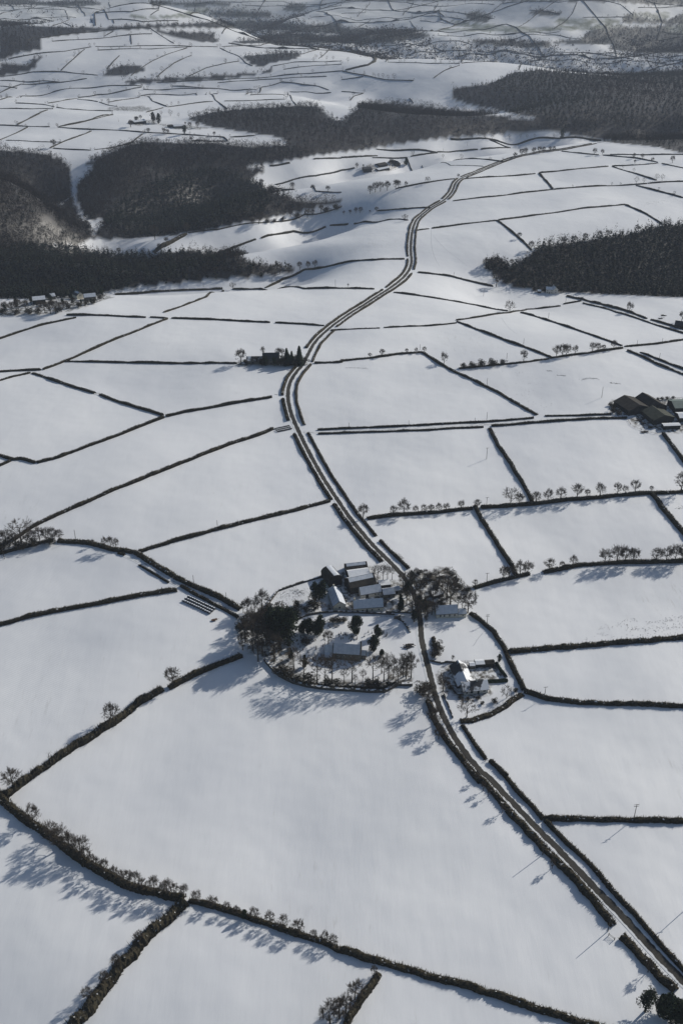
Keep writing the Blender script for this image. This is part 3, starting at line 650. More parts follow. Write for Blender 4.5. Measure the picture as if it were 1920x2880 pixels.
# ------------------------------------------------------------------ trees
def bare_tree_meshes(seed, spread=.38, lowest=.22, trunk_r=.028, nbr=150, ntw=50, droop=0):
    """unit tree, height 10 m: (trunk mesh, crown mesh)"""
    r = np.random.default_rng(seed); T = MB(); C = MB(); Ht = 10.0
    lean = r.normal(0, .25, 2)
    def tr(z): return np.array([lean[0] * z / Ht, lean[1] * z / Ht, z])
    zt = Ht * .62
    T.tube([tr(-.4), tr(Ht * .02), tr(Ht * .2), tr(Ht * .4), tr(zt)], [trunk_r * 14, trunk_r * 10.5, trunk_r * 8.5, trunk_r * 6, trunk_r * 2.5], 6)
    nl = 8; cz = Ht * (lowest + 1) / 2 + .2; rz = Ht * (1 - lowest) / 2 - .3; rx = Ht * spread
    limbs = []
    for k in range(nl):
        a = 2 * math.pi * k / nl * 1.0 + r.uniform(-.4, .4) + (k % 2) * .4
        z0 = Ht * (lowest * .75 + .4 * (k % 4) / 4 * (1 - lowest)); el = r.uniform(.5, 1.15)
        e = tr(z0) + np.array([math.cos(a) * math.cos(el), math.sin(a) * math.cos(el), math.sin(el)]) * rx * .85
        m_ = (tr(z0) + e) / 2 + np.array([0, 0, -.15]) + r.normal(0, .12, 3)
        rr = trunk_r * 3.2
        T.tube([tr(z0), m_, e], [rr, rr * .65, rr * .35], 4); limbs.append((tr(z0), m_, e, rr))
    limbs.append((tr(zt * .6), tr(zt * .85), tr(zt * 1.05), trunk_r * 4))
    tv = []
    for k in range(nbr):
        v = r.normal(0, 1, 3); v[2] = v[2] * .9 + .25; v /= np.linalg.norm(v)
        rad = r.uniform(.5, 1.0)
        lump = 1 + .12 * math.sin(3 * math.atan2(v[1], v[0]) + seed) + .08 * math.sin(4 * v[2] + seed)
        tip = np.array([v[0] * rx, v[1] * rx, v[2] * rz]) * rad * lump + tr(cz)
        best = min(limbs, key=lambda L: np.linalg.norm(L[2] - tip))
        t = r.uniform(.45, 1); st = best[1] * (1 - t) + best[2] * t
        md = (st + tip) / 2 + r.normal(0, .16, 3)
        C.tube([st, md, tip], [best[3] * .26, best[3] * .15, .012], 3, cap=False)
        for j in range(ntw):
            o = st * .15 + md * .1 + tip * .75 if j < 2 else md * (1 - r.uniform(.2, 1)) + tip * r.uniform(.5, 1)
            o = md + (tip - md) * r.uniform(0, 1)
            d = v * .7 + r.normal(0, .65, 3) + np.array([0, 0, .35 - droop]); d /= np.linalg.norm(d)
            L = r.uniform(.4, 1.0); s = np.cross(d, r.normal(0, 1, 3)); s /= np.linalg.norm(s) + 1e-9; s *= .016
            tv.append((o + s, o - s, o + d * L))
    tv = np.array(tv).reshape(-1, 3)
    C.add(tv, T=np.arange(len(tv)).reshape(-1, 3))
    return T.mesh('trunk'), C.mesh('crown')
def leaf_cloud(r, centers, radii, n, size):
    """small leaf faces spread through lumps"""
    k = r.integers(0, len(centers), n); v = r.normal(0, 1, (n, 3)); v /= np.linalg.norm(v, axis=1)[:, None]
    rad = r.uniform(.55, 1.0, n) ** .6
    c = centers[k] + v * radii[k] * rad[:, None]
    a = r.normal(0, 1, (n, 3)); a /= np.linalg.norm(a, axis=1)[:, None]; b = np.cross(a, r.normal(0, 1, (n, 3))); b /= np.linalg.norm(b, axis=1)[:, None]
    s = (size * r.uniform(.6, 1.3, n))[:, None]
    V = np.stack([c - a * s, c + a * s * .7 + b * s * .5, c + b * s], 1).reshape(-1, 3)
    return V
def yew_meshes(seed, w=.36, pointed=0, n=4200):
    r = np.random.default_rng(seed); T = MB(); T.tube([(0, 0, -.4), (0, 0, 1), (0, 0, 4)], [.45, .35, .15], 6)
    cs = []; rs = []
    for k in range(26):
        z = r.uniform(.14, .92); prof = math.sin(math.pi * min(1, (z * .85 + .12))) ** .6 if not pointed else max(.08, (1.02 - z)) ** .7 * 1.05
        a = r.uniform(0, 6.28); q = r.uniform(0, .62) * w * 10 * prof
        cs.append((math.cos(a) * q, math.sin(a) * q, z * 10)); rr = w * 10 * prof * r.uniform(.38, .6); rs.append((rr, rr, rr * (1.1 if pointed else .9)))
    C = MB(); V = leaf_cloud(r, np.array(cs), np.array(rs), n, .42); C.add(V, T=np.arange(len(V)).reshape(-1, 3))
    return T.mesh('trunk'), C.mesh('crown')
def conifer_meshes(seed, n=3200, w=.26):
    r = np.random.default_rng(seed); T = MB(); T.tube([(0, 0, -.4), (0, 0, 5), (0, 0, 9.6)], [.28, .18, .05], 6)
    z = 10 * (1 - r.uniform(0, 1, n) ** .6 * .93); tier = .82 + .3 * ((z * 1.6) % 1)
    a = r.uniform(0, 6.28, n); rad = (10.2 - z) * w * (1 - tier * .35) * r.uniform(.35, 1.35, n)
    c = np.stack([np.cos(a) * rad, np.sin(a) * rad, z - rad * .25], 1); o = np.stack([np.cos(a), np.sin(a), -.35 + 0 * a], 1)
    s = np.stack([-np.sin(a), np.cos(a), 0 * a], 1); L = r.uniform(.35, .75, n)[:, None]
    V = np.stack([c - s * L * .45, c + s * L * .45, c + o * L], 1).reshape(-1, 3); C = MB(); C.add(V, T=np.arange(len(V)).reshape(-1, 3))
    return T.mesh('trunk'), C.mesh('crown')
def bush_meshes(seed, m='twig'):
    r = np.random.default_rng(seed); T = MB(); C = MB()
    for k in range(6):
        a = r.uniform(0, 6.28); T.tube([(0, 0, -.3), (math.cos(a) * 1.5, math.sin(a) * 1.5, 4), (math.cos(a) * 3, math.sin(a) * 3, 7)], [.3, .2, .08], 4)
    cs = r.normal(0, 1, (14, 3)) * (2.4, 2.4, 1.6) + (0, 0, 5); rs = np.full((14, 3), 2.4)
    V = leaf_cloud(r, cs, rs, 1500, .6); V[:, 2] = np.maximum(V[:, 2], .0); C.add(V, T=np.arange(len(V)).reshape(-1, 3))
    return T.mesh('stems'), C.mesh('foliage')
KIND = {}
def reg(k, lst, mt, mc, nm, cat):
    for a, b in lst: a.materials.append(mt); b.materials.append(mc)
    KIND[k] = (lst, nm, cat)
reg('b', [bare_tree_meshes(s) for s in (1, 2, 3, 4, 5)], M['bark'], M['twig'], 'bare_tree', 'tree')
reg('w', [bare_tree_meshes(s, .56, .2, .03, 110) for s in (11, 12)], M['bark'], M['twig'], 'bare_tree', 'tree')           # broad
reg('n', [bare_tree_meshes(s, .26, .3, .022, 90) for s in (21, 22, 23)], M['bark'], M['twig'], 'bare_tree', 'tree')        # narrow
reg('t', [bare_tree_meshes(s, .27, .40, .021, 62, 34) for s in (31, 32, 33, 34)], M['bark'], M['twig'], 'bare_tree', 'tree')   # tall, drawn up
reg('x', [bare_tree_meshes(s, .25, .35, .03, 14, 4) for s in (41,)], M['bark'], M['twig'], 'dead_tree', 'tree')
reg('y', [yew_meshes(s) for s in (51, 52)], M['bark'], M['ever'], 'yew_tree', 'tree')
reg('i', [yew_meshes(s, .30, 0, 1500) for s in (55, 56)], M['bark'], M['ever'], 'ivy_clad_tree', 'tree')
reg('p', [yew_meshes(s, .2, 1) for s in (61,)], M['bark'], M['ever'], 'cypress_tree', 'tree')
reg('c', [conifer_meshes(s) for s in (71, 72)], M['bark'], M['ever'], 'conifer_tree', 'tree')
reg('s', [bush_meshes(s) for s in (81, 82)], M['bark'], M['hedge'], 'shrub', 'shrub')
USED = {}
def tree(kind, P, h, label, group=None, wscale=1.0, tilt=0):
    lst, nm, cat = KIND[kind]; k = USED.get(kind, 0); USED[kind] = k + 1; mt, mc = lst[k % len(lst)]
    o = empty(nm, (P[0], P[1], P[2]), random.uniform(0, 6.28)); s = h / 10.0
    o.scale = (s * wscale * random.uniform(.92, 1.1), s * wscale * random.uniform(.92, 1.1), s)
    if tilt: o.rotation_euler = (0, tilt, 0)
    link(mt.name.split('.')[0], mt, None, o); link(mc.name.split('.')[0], mc, None, o)
    tag(o, label, cat, group); return o
ORD = 'first second third fourth fifth sixth seventh eighth ninth tenth eleventh twelfth thirteenth fourteenth fifteenth sixteenth seventeenth eighteenth nineteenth twentieth'.split()
ORD += ['twenty-' + x for x in ORD[:9]]
TREES = """
I 65,95,92|b|round bare tree standing in the broad hedge near the left edge
G 795,700,86|b|lone bare tree in the gap of the hedge left of the church shadows
G 512,868,88|b|lone bare tree leaning over the middle of the broad hedge at lower left
G 230,1048,58|x|small dead tree with few branches in the broad hedge at lower left
I 155,252,80|b|round bare tree on the overgrown bank just above the clustered trees
I 240,320,70 285,368,98 325,388,85 370,408,90 395,425,60|b|{} bare tree from the left in the tall cluster on the overgrown bank
I 425,445,55 450,470,65 485,490,72 530,510,62 560,525,55 590,538,68 622,550,78 660,565,62 712,575,78 750,588,60 775,590,78 805,592,62 845,602,66|n|{} bare tree from the left in the long hedgerow row at lower left
I 905,616,48 975,640,48 1040,660,42 1085,672,38 1170,692,50 1240,712,50 1300,736,55 1370,758,55 1440,782,38 1490,797,42 1530,812,44|b|{} stunted bare tree from the left on the hedge right of the lower left junction
I 1122,690,42|i|small dark evergreen bush tree among the stunted trees right of the lower left junction
I 540,905,45 405,1060,50 480,985,45 640,800,45|b|{} bare tree from the left in the very wide scrubby hedge at the bottom
I 1515,1172,80 1558,1150,85 J 60,1062,75 20,1130,80 150,948,38|b|{} bare tree from the left by the short bushy hedge at the bottom edge
J 1392,1118,100|i|round evergreen tree at lower right beside the last roadside hedge
J 1500,1150,112 1470,1130,80 1548,1165,85|y|{} dark yew from the left in the clump at the bottom right corner
J 618,62,42 650,105,44 672,130,44 738,205,46 965,462,46 1405,938,52|n|{} small tree down the left side of the lower road casting a feathery shadow
H 392,790,90 425,880,80 445,945,60|b|{} bare tree down the left roadside hedge just below the village
H 375,735,45|s|dark bush on the left verge opposite the bungalow drive
G 485,72,58 510,74,62 535,78,58 430,60,35|n|{} slender bare tree from the left above the lane at left
E 100,1122,105|w|large spreading bare tree in the copse at the left edge
E 5,1125,60 30,1118,60 62,1130,55 150,1118,60 185,1112,62 215,1110,60 245,1112,62 275,1112,55 125,1128,45 45,1140,50|b|{} smaller bare tree from the left in the copse at the left edge
E 20,1150,40 80,1145,35 160,1135,35 230,1128,35 0,1168,40 110,1150,30|s|{} dark shrub from the left under the copse at the left edge
K 300,620,222|b|tall round bare tree at the upper left corner of the churchyard clump
K 140,665,195 220,655,175 95,640,130|n|{} bare tree from the left beside the lane above the churchyard clump
K 500,1030,450 600,1000,420 430,930,350 560,900,320|i|{} tall dark ivy covered tree from the left in the middle of the churchyard clump
K 120,960,250 200,1050,320 250,900,280 180,820,230 310,1100,340 350,1000,310 400,850,270 440,1170,330 90,1050,200 300,800,230 260,1176,280|n|{} tall bare tree from the left in the clump west of the church
K 60,830,70 110,760,80 240,740,90 420,700,110 520,690,130 600,760,110 680,650,70 380,620,70|s|{} dark shrub from the left around the upper edge of the churchyard clump
K 740,860,130 810,875,175|y|{} dark yew from the left beside the tallest yew above the church
K 920,872,212|y|tallest broad yew on the upper side of the churchyard
K 1335,868,188|y|isolated round yew with gravestones beside it in the upper churchyard
L 245,905,132|y|narrow leaning yew behind the church gable
L 200,1065,170|y|broad yew right against the right end of the church
L 288,1110,75|y|small yew below the broad yew at the right end of the church
M 225,600,130 M 382,688,140|p|{} narrow dark cypress from the left in the lower left churchyard
M 640,432,150|b|pale bare tree just above the chancel of the church
M 400,432,72|s|round reddish shrub in the middle of the churchyard
M 690,200,60 760,190,50 820,180,40|s|{} low shrub from the left by the fenced grave at the top of the churchyard
M 45,650,200 260,720,260 370,830,280 515,862,320 605,872,300 680,872,330 815,872,180 900,858,300|t|{} tall bare tree from the left along the churchyard bank below the church
M 935,890,120 1015,852,140 1130,832,290 1250,850,250 1300,822,280 1355,822,240 1408,862,200 1460,800,250 1500,780,270 1495,822,240 1550,810,260 1225,760,200|t|{} tall bare tree from the left along the churchyard bank right of the church
M 120,760,90 200,800,90 300,840,70 440,870,100 640,880,70 740,890,60 1080,900,70 1180,900,70 1300,900,60 1120,930,60|s|{} dark shrub from the left on the churchyard bank
K 895,505,205 965,480,200 930,500,170|i|{} dark spreading evergreen from the left behind the white cottage
K 880,600,110 690,570,60 780,625,55|s|{} garden shrub from the left beside the lane behind the church
L 200,230,110 240,275,170 300,292,195 350,285,175 400,275,150|t|{} bare tree from the left between the dark sheds and the road
L 520,385,210 590,420,250 650,520,250 700,480,230 560,560,210 620,605,225 720,645,250 660,700,220 780,720,220 705,745,200|t|{} bare tree from the left overhanging the road in the middle of the village
L 560,470,180 690,620,180 620,330,160 760,650,160 640,740,130|i|{} ivy covered tree from the left beside the road in the middle of the village
L 490,622,190|p|slim dark cypress in front of the long white farmhouse
L 835,660,150 850,500,160 780,330,130 950,345,120 765,250,90 880,270,110 1000,245,105 665,230,85 1080,440,150|b|{} scrubby bare tree from the left in the snowy plot right of the road
L 1040,562,265 1000,485,240|w|{} large dark bare tree from the left behind the old schoolroom
L 1120,600,150 1170,622,190|t|{} thin trunked bare tree from the left at the gable of the old schoolroom
L 1232,642,235|b|round bare tree at the right hand corner of the old schoolroom
L 700,220,50 820,250,50 900,330,50 1100,300,60 1150,370,50 1060,230,50 740,330,60 940,560,60 800,560,70 1240,400,50|s|{} snow flecked shrub from the left in the plot right of the road
L 900,1050,80 870,1130,70|s|{} dark bush from the left bulging into the paddock
N 672,850,190|w|spreading bare tree in the lower garden of the bungalow
N 1112,640,125|w|low spreading bare tree at the right of the bungalow garden
N 412,560,150|b|bare tree with ivy on the roadside edge of the bungalow garden
N 518,235,70|n|small pale bare tree in the hedge above the bungalow
N 385,470,100|n|thin dark tree on the roadside edge of the bungalow garden
N 1030,240,90|i|dark evergreen at the upper right corner of the bungalow garden
N 495,540,35 600,640,30 800,650,30 845,710,30 980,690,40 1210,570,35 690,660,28|s|{} low garden shrub from the left in front of the bungalow
H 742,212,65 768,206,55 818,194,66 852,190,62 612,242,30|b|{} bare tree from the left on the short hedge right of the village
H 950,172,58 1010,162,35 1060,150,48|b|{} round bare tree from the left beginning the tall row right of the village
H 1205,146,78 1262,138,84 1298,137,80 1335,135,70 1440,131,68 1488,130,70 1528,128,78 1562,128,84|b|{} tall bare tree from the left in the row reaching the right edge
F 100,1012,70|b|round bare tree where the bushy hedge leaves the road above the village
F 235,996,48 285,996,74 340,988,38 378,986,42 410,985,42 445,981,42 480,979,42 548,970,44 622,963,44|b|{} bare tree from the left on the bushy hedge above the village
F 775,947,80|w|largest spreading bare tree left of the junction in the long row at mid right
F 815,946,55 892,938,55 945,931,58 1005,926,60 1080,916,70 1125,912,40 1185,907,60 1265,898,55 1300,895,38 1345,891,60 1420,888,30|b|{} round bare tree from the left in the long row right of the junction
F 1556,886,98|b|tall bare tree at the right edge ending the long row at mid right
F 470,297,52|b|single round tree on the hedge corner at mid right
F 835,288,54|b|single round tree over the hedge with low bushes at right
F 130,271,24 185,266,38 300,251,24 342,249,26 380,247,28|b|{} little tree from the left on the hedge right of the dark walled house
F 560,318,22 600,315,24 640,309,28 692,306,30 740,302,22|s|{} low bush from the left on the hedge right of the single round tree
F 985,268,58 1012,266,62 1030,262,55 1070,256,44 1150,246,48 1175,243,42 1200,240,32 1248,231,44|b|{} bare tree from the left in the clump by the lane junction at right
F 771,61,52|w|lone spreading tree on the wavy hedge in the upper right fields
F 1320,62,48|b|ivy trunked lone tree beside the white house lane
F 1560,105,50|b|bare tree beside the small dark barn at the right edge
C 1070,806,32|w|broad crowned field tree on the level hedge at upper left
C 713,578,72|b|tall bare tree alone on the edge of the snowy spur
C 548,646,34 655,646,22 765,596,32 730,622,28|b|{} bare tree from the left around the thick wooded hedge of the snowy spur
C 860,546,50 1190,505,58 1160,508,30 1335,472,30 1412,478,44 1435,470,34 1475,455,40|b|{} bare tree from the left on the lip of the wooded valley
C 1260,497,16 1300,490,16 1230,500,18 1365,478,24 1500,452,24 1545,440,26|s|{} bush from the left on the lip of the wooded valley
C 1345,347,36 1436,356,33 1505,358,30|b|{} tree from the left on the steep edge below the snowy spur
C 1202,247,22 1200,332,36|b|{} bare tree downwards at the wooded tip of the snowy spur
C 1376,541,26|x|thin dead tree in the hedge above the front wood
C 1105,672,42 1250,738,50 1285,736,52 1325,730,46 1377,716,40 1415,711,36 1447,706,36|b|{} bare tree from the left at the right hand end of the front wood
C 600,60,32 630,42,34 682,88,24 755,92,30 772,93,24 985,101,22 880,124,20 250,157,42|b|{} bare tree from the left around the farm beyond the wooded valley
C 705,42,52 730,45,50 850,97,48|i|{} dark tree from the left around the farm beyond the wooded valley
D 130,368,42 155,360,48 178,356,48 210,352,48 248,346,48 262,342,40 296,336,28|b|{} bare tree from the left in the row on the slope below the ridge farm
D 395,319,32|w|spreading bare tree on the hedge below the ridge farm
D 535,296,22|b|small bare tree beside the road at the upper double bend
D 795,206,32 825,196,40 845,191,38 880,186,34 908,181,34 925,180,32 955,174,26 972,173,26|b|{} bare tree from the left in the roadside row at the ridge crest
D 740,216,16 682,216,20 550,209,26 465,204,20 327,195,28 70,248,24|b|{} small tree from the right on the hedges around the ridge farm
D 1160,189,34 1195,189,28|b|{} tree from the left of the round pair right of the crest
D 1340,206,28 1380,209,28 1425,223,24 1517,226,36 1345,229,20|b|{} small round tree from the left at the right end of the ridge crest
D 1445,306,32 1470,308,32 1352,321,34 1386,319,28 1240,328,14 1280,328,14 1525,376,22 1455,351,16 1340,268,20 1290,252,14 1060,338,12|b|{} little tree from the left on the hedges at the right of the upper ridge
D 290,492,32|w|low spreading tree beside the road like a fallen tree
D 160,452,28 85,456,30 65,456,28 40,461,22 130,455,14 10,463,20|b|{} small tree from the right in the field row left of the upper road
D 815,576,34|b|round bare tree on the hedge just above the right hand wood
D 870,628,48 690,712,58 660,708,48 720,705,50 780,700,36 710,796,64|b|{} bare tree from the left at the left tip of the right hand wood
D 950,604,26 1015,602,38 1070,594,38 1115,584,40 1180,572,38 1220,562,32 1360,540,28|b|{} bare tree from the left standing along the top edge of the right hand wood
D 30,798,20|n|tiny tree alone in the field left of the road
D 600,117,14 660,116,22 690,116,20 770,113,20 820,111,20 850,111,18 885,111,20 975,109,18 1070,116,16 1100,117,14|b|{} small tree from the left on the topmost hedge of the ridge
D 1010,113,48|i|dark clump like evergreen tree on the topmost hedge of the ridge
D 230,230,22 100,255,8|s|{} garden shrub from the right at the ridge farm
S 1055,292,130|y|very large round dark evergreen beside the ridge farm
S 270,330,60|i|dark tree at the left hand barn of the ridge farm
S 155,335,85|b|round bare tree left of the ridge farm
Q 250,545,290|b|bushy bare tree at the left end of the dark walled house
Q 650,400,190|n|bare tree behind the dark walled house
Q 930,400,160 1000,420,170|b|{} bare tree from the left behind the right gable of the dark walled house
Q 1090,560,310 1180,555,250|c|{} conifer from the left beside the dark walled house
Q 700,580,200 860,585,170 1120,580,230|i|{} dark ivy tree from the left in front of the dark walled house
R 60,380,90 190,330,110 350,300,90 560,290,110 700,320,90 800,290,90 900,300,60 1010,290,60|i|{} dark evergreen from the left in front of the hamlet roofs
Q 1320,560,350|c|tallest conifer at the road end of the dark walled house garden
Q 620,560,150 980,570,180 1060,575,120 1250,570,180 1400,540,110 330,545,90|s|{} dark garden shrub from the left around the dark walled house
R 60,370,110 140,390,130 210,360,130 290,360,120 560,400,150 620,400,160 500,390,130 440,360,110 680,380,120 740,350,100 820,310,90|b|{} bare tree from the left among the roofs of the wooded hamlet
R 30,400,60 180,405,60 330,400,60 420,400,60 640,385,60 760,340,50 870,325,60 950,300,55 1040,290,50 1110,240,50|s|{} dark shrub from the left around the wooded hamlet
R 1130,200,90 1080,180,100 840,230,120 660,200,90|i|{} dark ivy tree from the left behind the wooded hamlet
P 230,400,60 300,440,70 420,370,70 280,520,90 380,560,80|s|{} dark bramble bush from the left at the lane end of the big farm
P 1100,300,50 1180,290,50 1270,280,50 1380,270,45|s|{} dark bush from the left behind the big farm
T 25,135,70 715,145,45 795,138,45 605,250,50 705,262,78 795,272,50|b|{} small bare tree from the left in the fields of the far plateau farm
T 270,385,90 330,320,60 375,300,55 520,340,90 570,345,80 870,360,40 920,390,70 1000,395,80|b|{} bare tree from the left by the buildings of the far plateau farm
T 460,445,55 645,460,70 685,460,45 970,475,28 1185,480,50 1120,480,28|b|{} field tree from the left on the hedge below the far plateau farm
A 1170,409,16 680,411,18 155,396,18 210,476,10 1315,456,36 790,486,0 470,470,16|b|{} tiny tree from the left on the far plateau
A 345,252,20 160,271,16 1035,291,24 745,332,28 782,312,20 890,342,28 940,346,20 800,357,22 600,222,12 550,226,14 510,226,14 1450,271,24 1500,276,20 1530,276,20 625,330,30 500,350,20 520,310,24 575,362,22 1065,362,18 700,355,20 215,262,10 165,395,14 225,410,22|b|{} hazy bare tree from the left on the left hand distant ridge
B 1117,314,20 30,286,24 240,367,32 190,359,24 170,356,20 145,351,18 105,341,16 845,281,18 515,291,24 495,291,20 455,291,18 430,289,18 290,291,18 265,289,14 340,291,10 1077,281,10 985,279,12 1010,279,12 1160,279,10 1200,279,10 1290,278,14 1450,275,14|b|{} hazy bare tree from the left on the right hand distant ridge
"""
SPECS = []
for ln in TREES.strip().split('\n'):
    t, kind, lab = ln.split('|'); c = None; pts = []
    for tok in t.split():
        if tok in CROP: c = tok; continue
        x, y, hp = map(float, tok.split(','))
        if hp == 0: continue
        s = CROP[c][2]; pts.append((src(c, [(x, y)])[0], hp * s))
    if 'from the right' in lab: pts.sort(key=lambda q: -q[0][0])
    elif 'down' in lab and 'from the left' not in lab: pts.sort(key=lambda q: q[0][1])
    else: pts.sort(key=lambda q: q[0][0])
    SPECS.append((kind, lab, pts))
BARE = [q for q in SPECS if q[0] in 'bwnt']; BARE.sort(key=lambda q: -np.mean([p[1] for p in q[2]])); TINY = set(); _n = 0
for q in BARE:
    _n += len(q[2])
    if _n > 296: TINY.add(id(q)); _n -= len(q[2])
STUFF = []
def stuff_tree(P, h): STUFF.append((P, h))
for sp in SPECS:
    kind, lab, pts = sp
    G = ground([p[0] for p in pts])
    if id(sp) in TINY:
        for p, g in zip(pts, G): stuff_tree(g, min(26, max(1.2, p[1] / ppm(g))))
        continue
    for k, (p, g) in enumerate(zip(pts, G)):
        h = min(26, max(1.2, p[1] / ppm(g)))
        l_ = lab.format(ORD[k]) if '{}' in lab else lab
        tree(kind, g, h, l_, group=(lab.replace('{} ', '').replace(' from the left', '').replace(' from the right', '') if '{}' in lab else None),
             wscale=(1.35 if kind == 's' else 1.0))

_rt = np.random.default_rng(19)
for P, d, lab, grp in FARP:
    Q = resample(P, 32 if d > 2300 else 70)
    for q in Q:
        if _rt.uniform() < .62:
            q = q + _rt.normal(0, 2, 2); stuff_tree((q[0], q[1], float(hgt(*q))), _rt.uniform(5, 11) * (1 if d > 2300 else .7))
def far_trees():
    V = []; r = _rt
    for P, h in STUFF:
        P = np.array(P, float); m = 110
        v = r.normal(0, 1, (m, 3)); v /= np.linalg.norm(v, axis=1)[:, None]; rr = r.uniform(.35, 1, (m, 1)) ** .6
        c = P + (0, 0, h * .6) + v * rr * (h * .36, h * .36, h * .38); d = v * .7 + r.normal(0, .5, (m, 3)) + (0, 0, .4); d /= np.linalg.norm(d, axis=1)[:, None]
        s_ = np.cross(d, r.normal(0, 1, (m, 3))); s_ /= np.linalg.norm(s_, axis=1)[:, None]; L = h * r.uniform(.08, .2, (m, 1)); w_ = .012 * h + .04
        V.append(np.stack([c - s_ * w_, c + s_ * w_, c + d * L], 1).reshape(-1, 3))
        a = r.uniform(0, 3.1); t = np.array([math.cos(a), math.sin(a), 0]) * h * .03
        V.append(np.array([P - t - (0, 0, .4), P + t - (0, 0, .4), P + (0, 0, h * .8)])); t = np.array([-t[1], t[0], 0]); V.append(np.array([P - t - (0, 0, .4), P + t - (0, 0, .4), P + (0, 0, h * .8)]))
    V = np.concatenate(V); o = link('distant_hedgerow_trees', mesh_from('distant_hedgerow_trees', V, tris=np.arange(len(V)).reshape(-1, 3)), M['twig'])
    tag(o, 'scattered tiny bare trees along the far hedges', 'hedgerow trees', kind='stuff')
far_trees()
# ------------------------------------------------------------------ woods as masses
def wood_mesh(name, poly, spacing, kindf, hmin, hmax, label, cat='woodland'):
    g = ground(poly); r = np.random.default_rng(abs(hash(name)) % 1000 if False else sum(map(ord, name)))
    lo = g[:, :2].min(0) - 10; hi = g[:, :2].max(0) + 10
    nx = int((hi[0] - lo[0]) / spacing) + 1; ny = int((hi[1] - lo[1]) / spacing) + 1
    X, Y = np.meshgrid(lo[0] + np.arange(nx) * spacing, lo[1] + np.arange(ny) * spacing)
    X = (X + r.uniform(-.5, .5, X.shape) * spacing).ravel(); Y = (Y + r.uniform(-.5, .5, Y.shape) * spacing).ravel()
    Z = hgt(X, Y); P = np.stack([X, Y, Z], 1)
    P = P[in_poly(project(P), poly)]
    if len(P) == 0: return
    g = np.sin(P[:, 0] / 31 + 2 * np.sin(P[:, 1] / 47)) * np.sin(P[:, 1] / 39 + 1.7 * np.sin(P[:, 0] / 58)) + r.normal(0, .22, len(P))
    con = kindf(P, r); keep = con | (g < .85); P = P[keep]; con = con[keep]
    H = np.where(r.uniform(0, 1, len(P)) < .25, 1.25, .9) * r.uniform(hmin * .8, hmax, len(P)) * (1 + .15 * np.sin(P[:, 0] / 37 + 1) * np.sin(P[:, 1] / 53))
    dist = np.median(P[:, 1]); big = dist > 2300
    Vs = []
    # conifers: ragged cones of separate branch faces
    Pc, Hc = P[con], H[con]
    if len(Pc):
        m = 26; n = len(Pc)
        t = r.uniform(0, 1, (n, m)) ** .75; a = r.uniform(0, 6.28, (n, m)); z = Hc[:, None] * (1 - t * .85)
        rad = Hc[:, None] * .22 * t * r.uniform(.35, 1.1, (n, m))
        c = np.stack([Pc[:, 0, None] + np.cos(a) * rad, Pc[:, 1, None] + np.sin(a) * rad, Pc[:, 2, None] + z], -1)
        L = (.5 + 1.5 * t)[..., None] * r.uniform(.8, 1.4, (n, m, 1)); s = np.stack([-np.sin(a), np.cos(a), 0 * a], -1); o = np.stack([np.cos(a), np.sin(a), -.7 + 0 * a], -1)
        up = np.array([0, 0, 1.0])
        V = np.stack([c - s * L * .6, c + s * L * .6, c + o * L * .9 , ], 2)
        V[:, :2, 0] += np.array([0, 0, .6]); Vs.append(('c', V.reshape(-1, 3)))
    Pd, Hd = P[~con], H[~con]
    if len(Pd):
        m = 22 if big else 62; n = len(Pd)
        v = r.normal(0, 1, (n, m, 3)); v /= np.linalg.norm(v, axis=-1, keepdims=True)
        rr = r.uniform(.3, 1, (n, m, 1)) ** .6
        c = np.stack([Pd[:, 0], Pd[:, 1], Pd[:, 2] + Hd * .62], -1)[:, None] + v * rr * np.stack([Hd * .33, Hd * .33, Hd * .38], -1)[:, None]
        d = v * .6 + r.normal(0, .5, (n, m, 3)) + np.array([0, 0, .5]); d /= np.linalg.norm(d, axis=-1, keepdims=True)
        s = np.cross(d, r.normal(0, 1, (n, m, 3))); s /= np.linalg.norm(s, axis=-1, keepdims=True) + 1e-9
        L = r.uniform(.6, 1.5, (n, m, 1)) * (1.5 if big else 1); wd = (.7 if big else .32)
        V = np.stack([c - s * wd, c + s * wd, c + d * L], 2); Vs.append(('d', V.reshape(-1, 3)))
        # trunks
        s = np.stack([np.cos(r.uniform(0, 3.14, n)), np.sin(r.uniform(0, 3.14, n)), np.zeros(n)], -1) * .28
        b = Pd - (0, 0, .5); tp = Pd + np.stack([0 * Hd, 0 * Hd, Hd * .7], -1)
        V = np.stack([b - s, b + s, tp], 1).reshape(-1, 3); Vs.append(('d', V))
    V = np.concatenate([v for _, v in Vs]); nf = len(V) // 3
    me = mesh_from(name, V, tris=np.arange(len(V)).reshape(-1, 3))
    me.materials.append(M['wood']); me.materials.append(M['conifer'])
    mi = np.concatenate([np.full(len(v) // 3, 1 if k == 'c' else 0) for k, v in Vs]).astype(np.int32)
    me.polygons.foreach_set('material_index', mi)
    o = link(name, me, None); tag(o, label, cat, kind='stuff'); return o
def kf_all_d(P, r): return r.uniform(0, 1, len(P)) < .04
def kf_block(P, r): return in_poly(project(P), CONIFER_BLOCK) | (r.uniform(0, 1, len(P)) < .05)
def kf_con(P, r): return (r.uniform(0, 1, len(P)) < np.clip(1.25 - (project(P)[:, 0] - 350) / 420, .15, .9))
def kf_mix(P, r): return (np.sin(P[:, 0] / 60 + 1) + np.sin(P[:, 1] / 75) + r.normal(0, .5, len(P))) > -.5
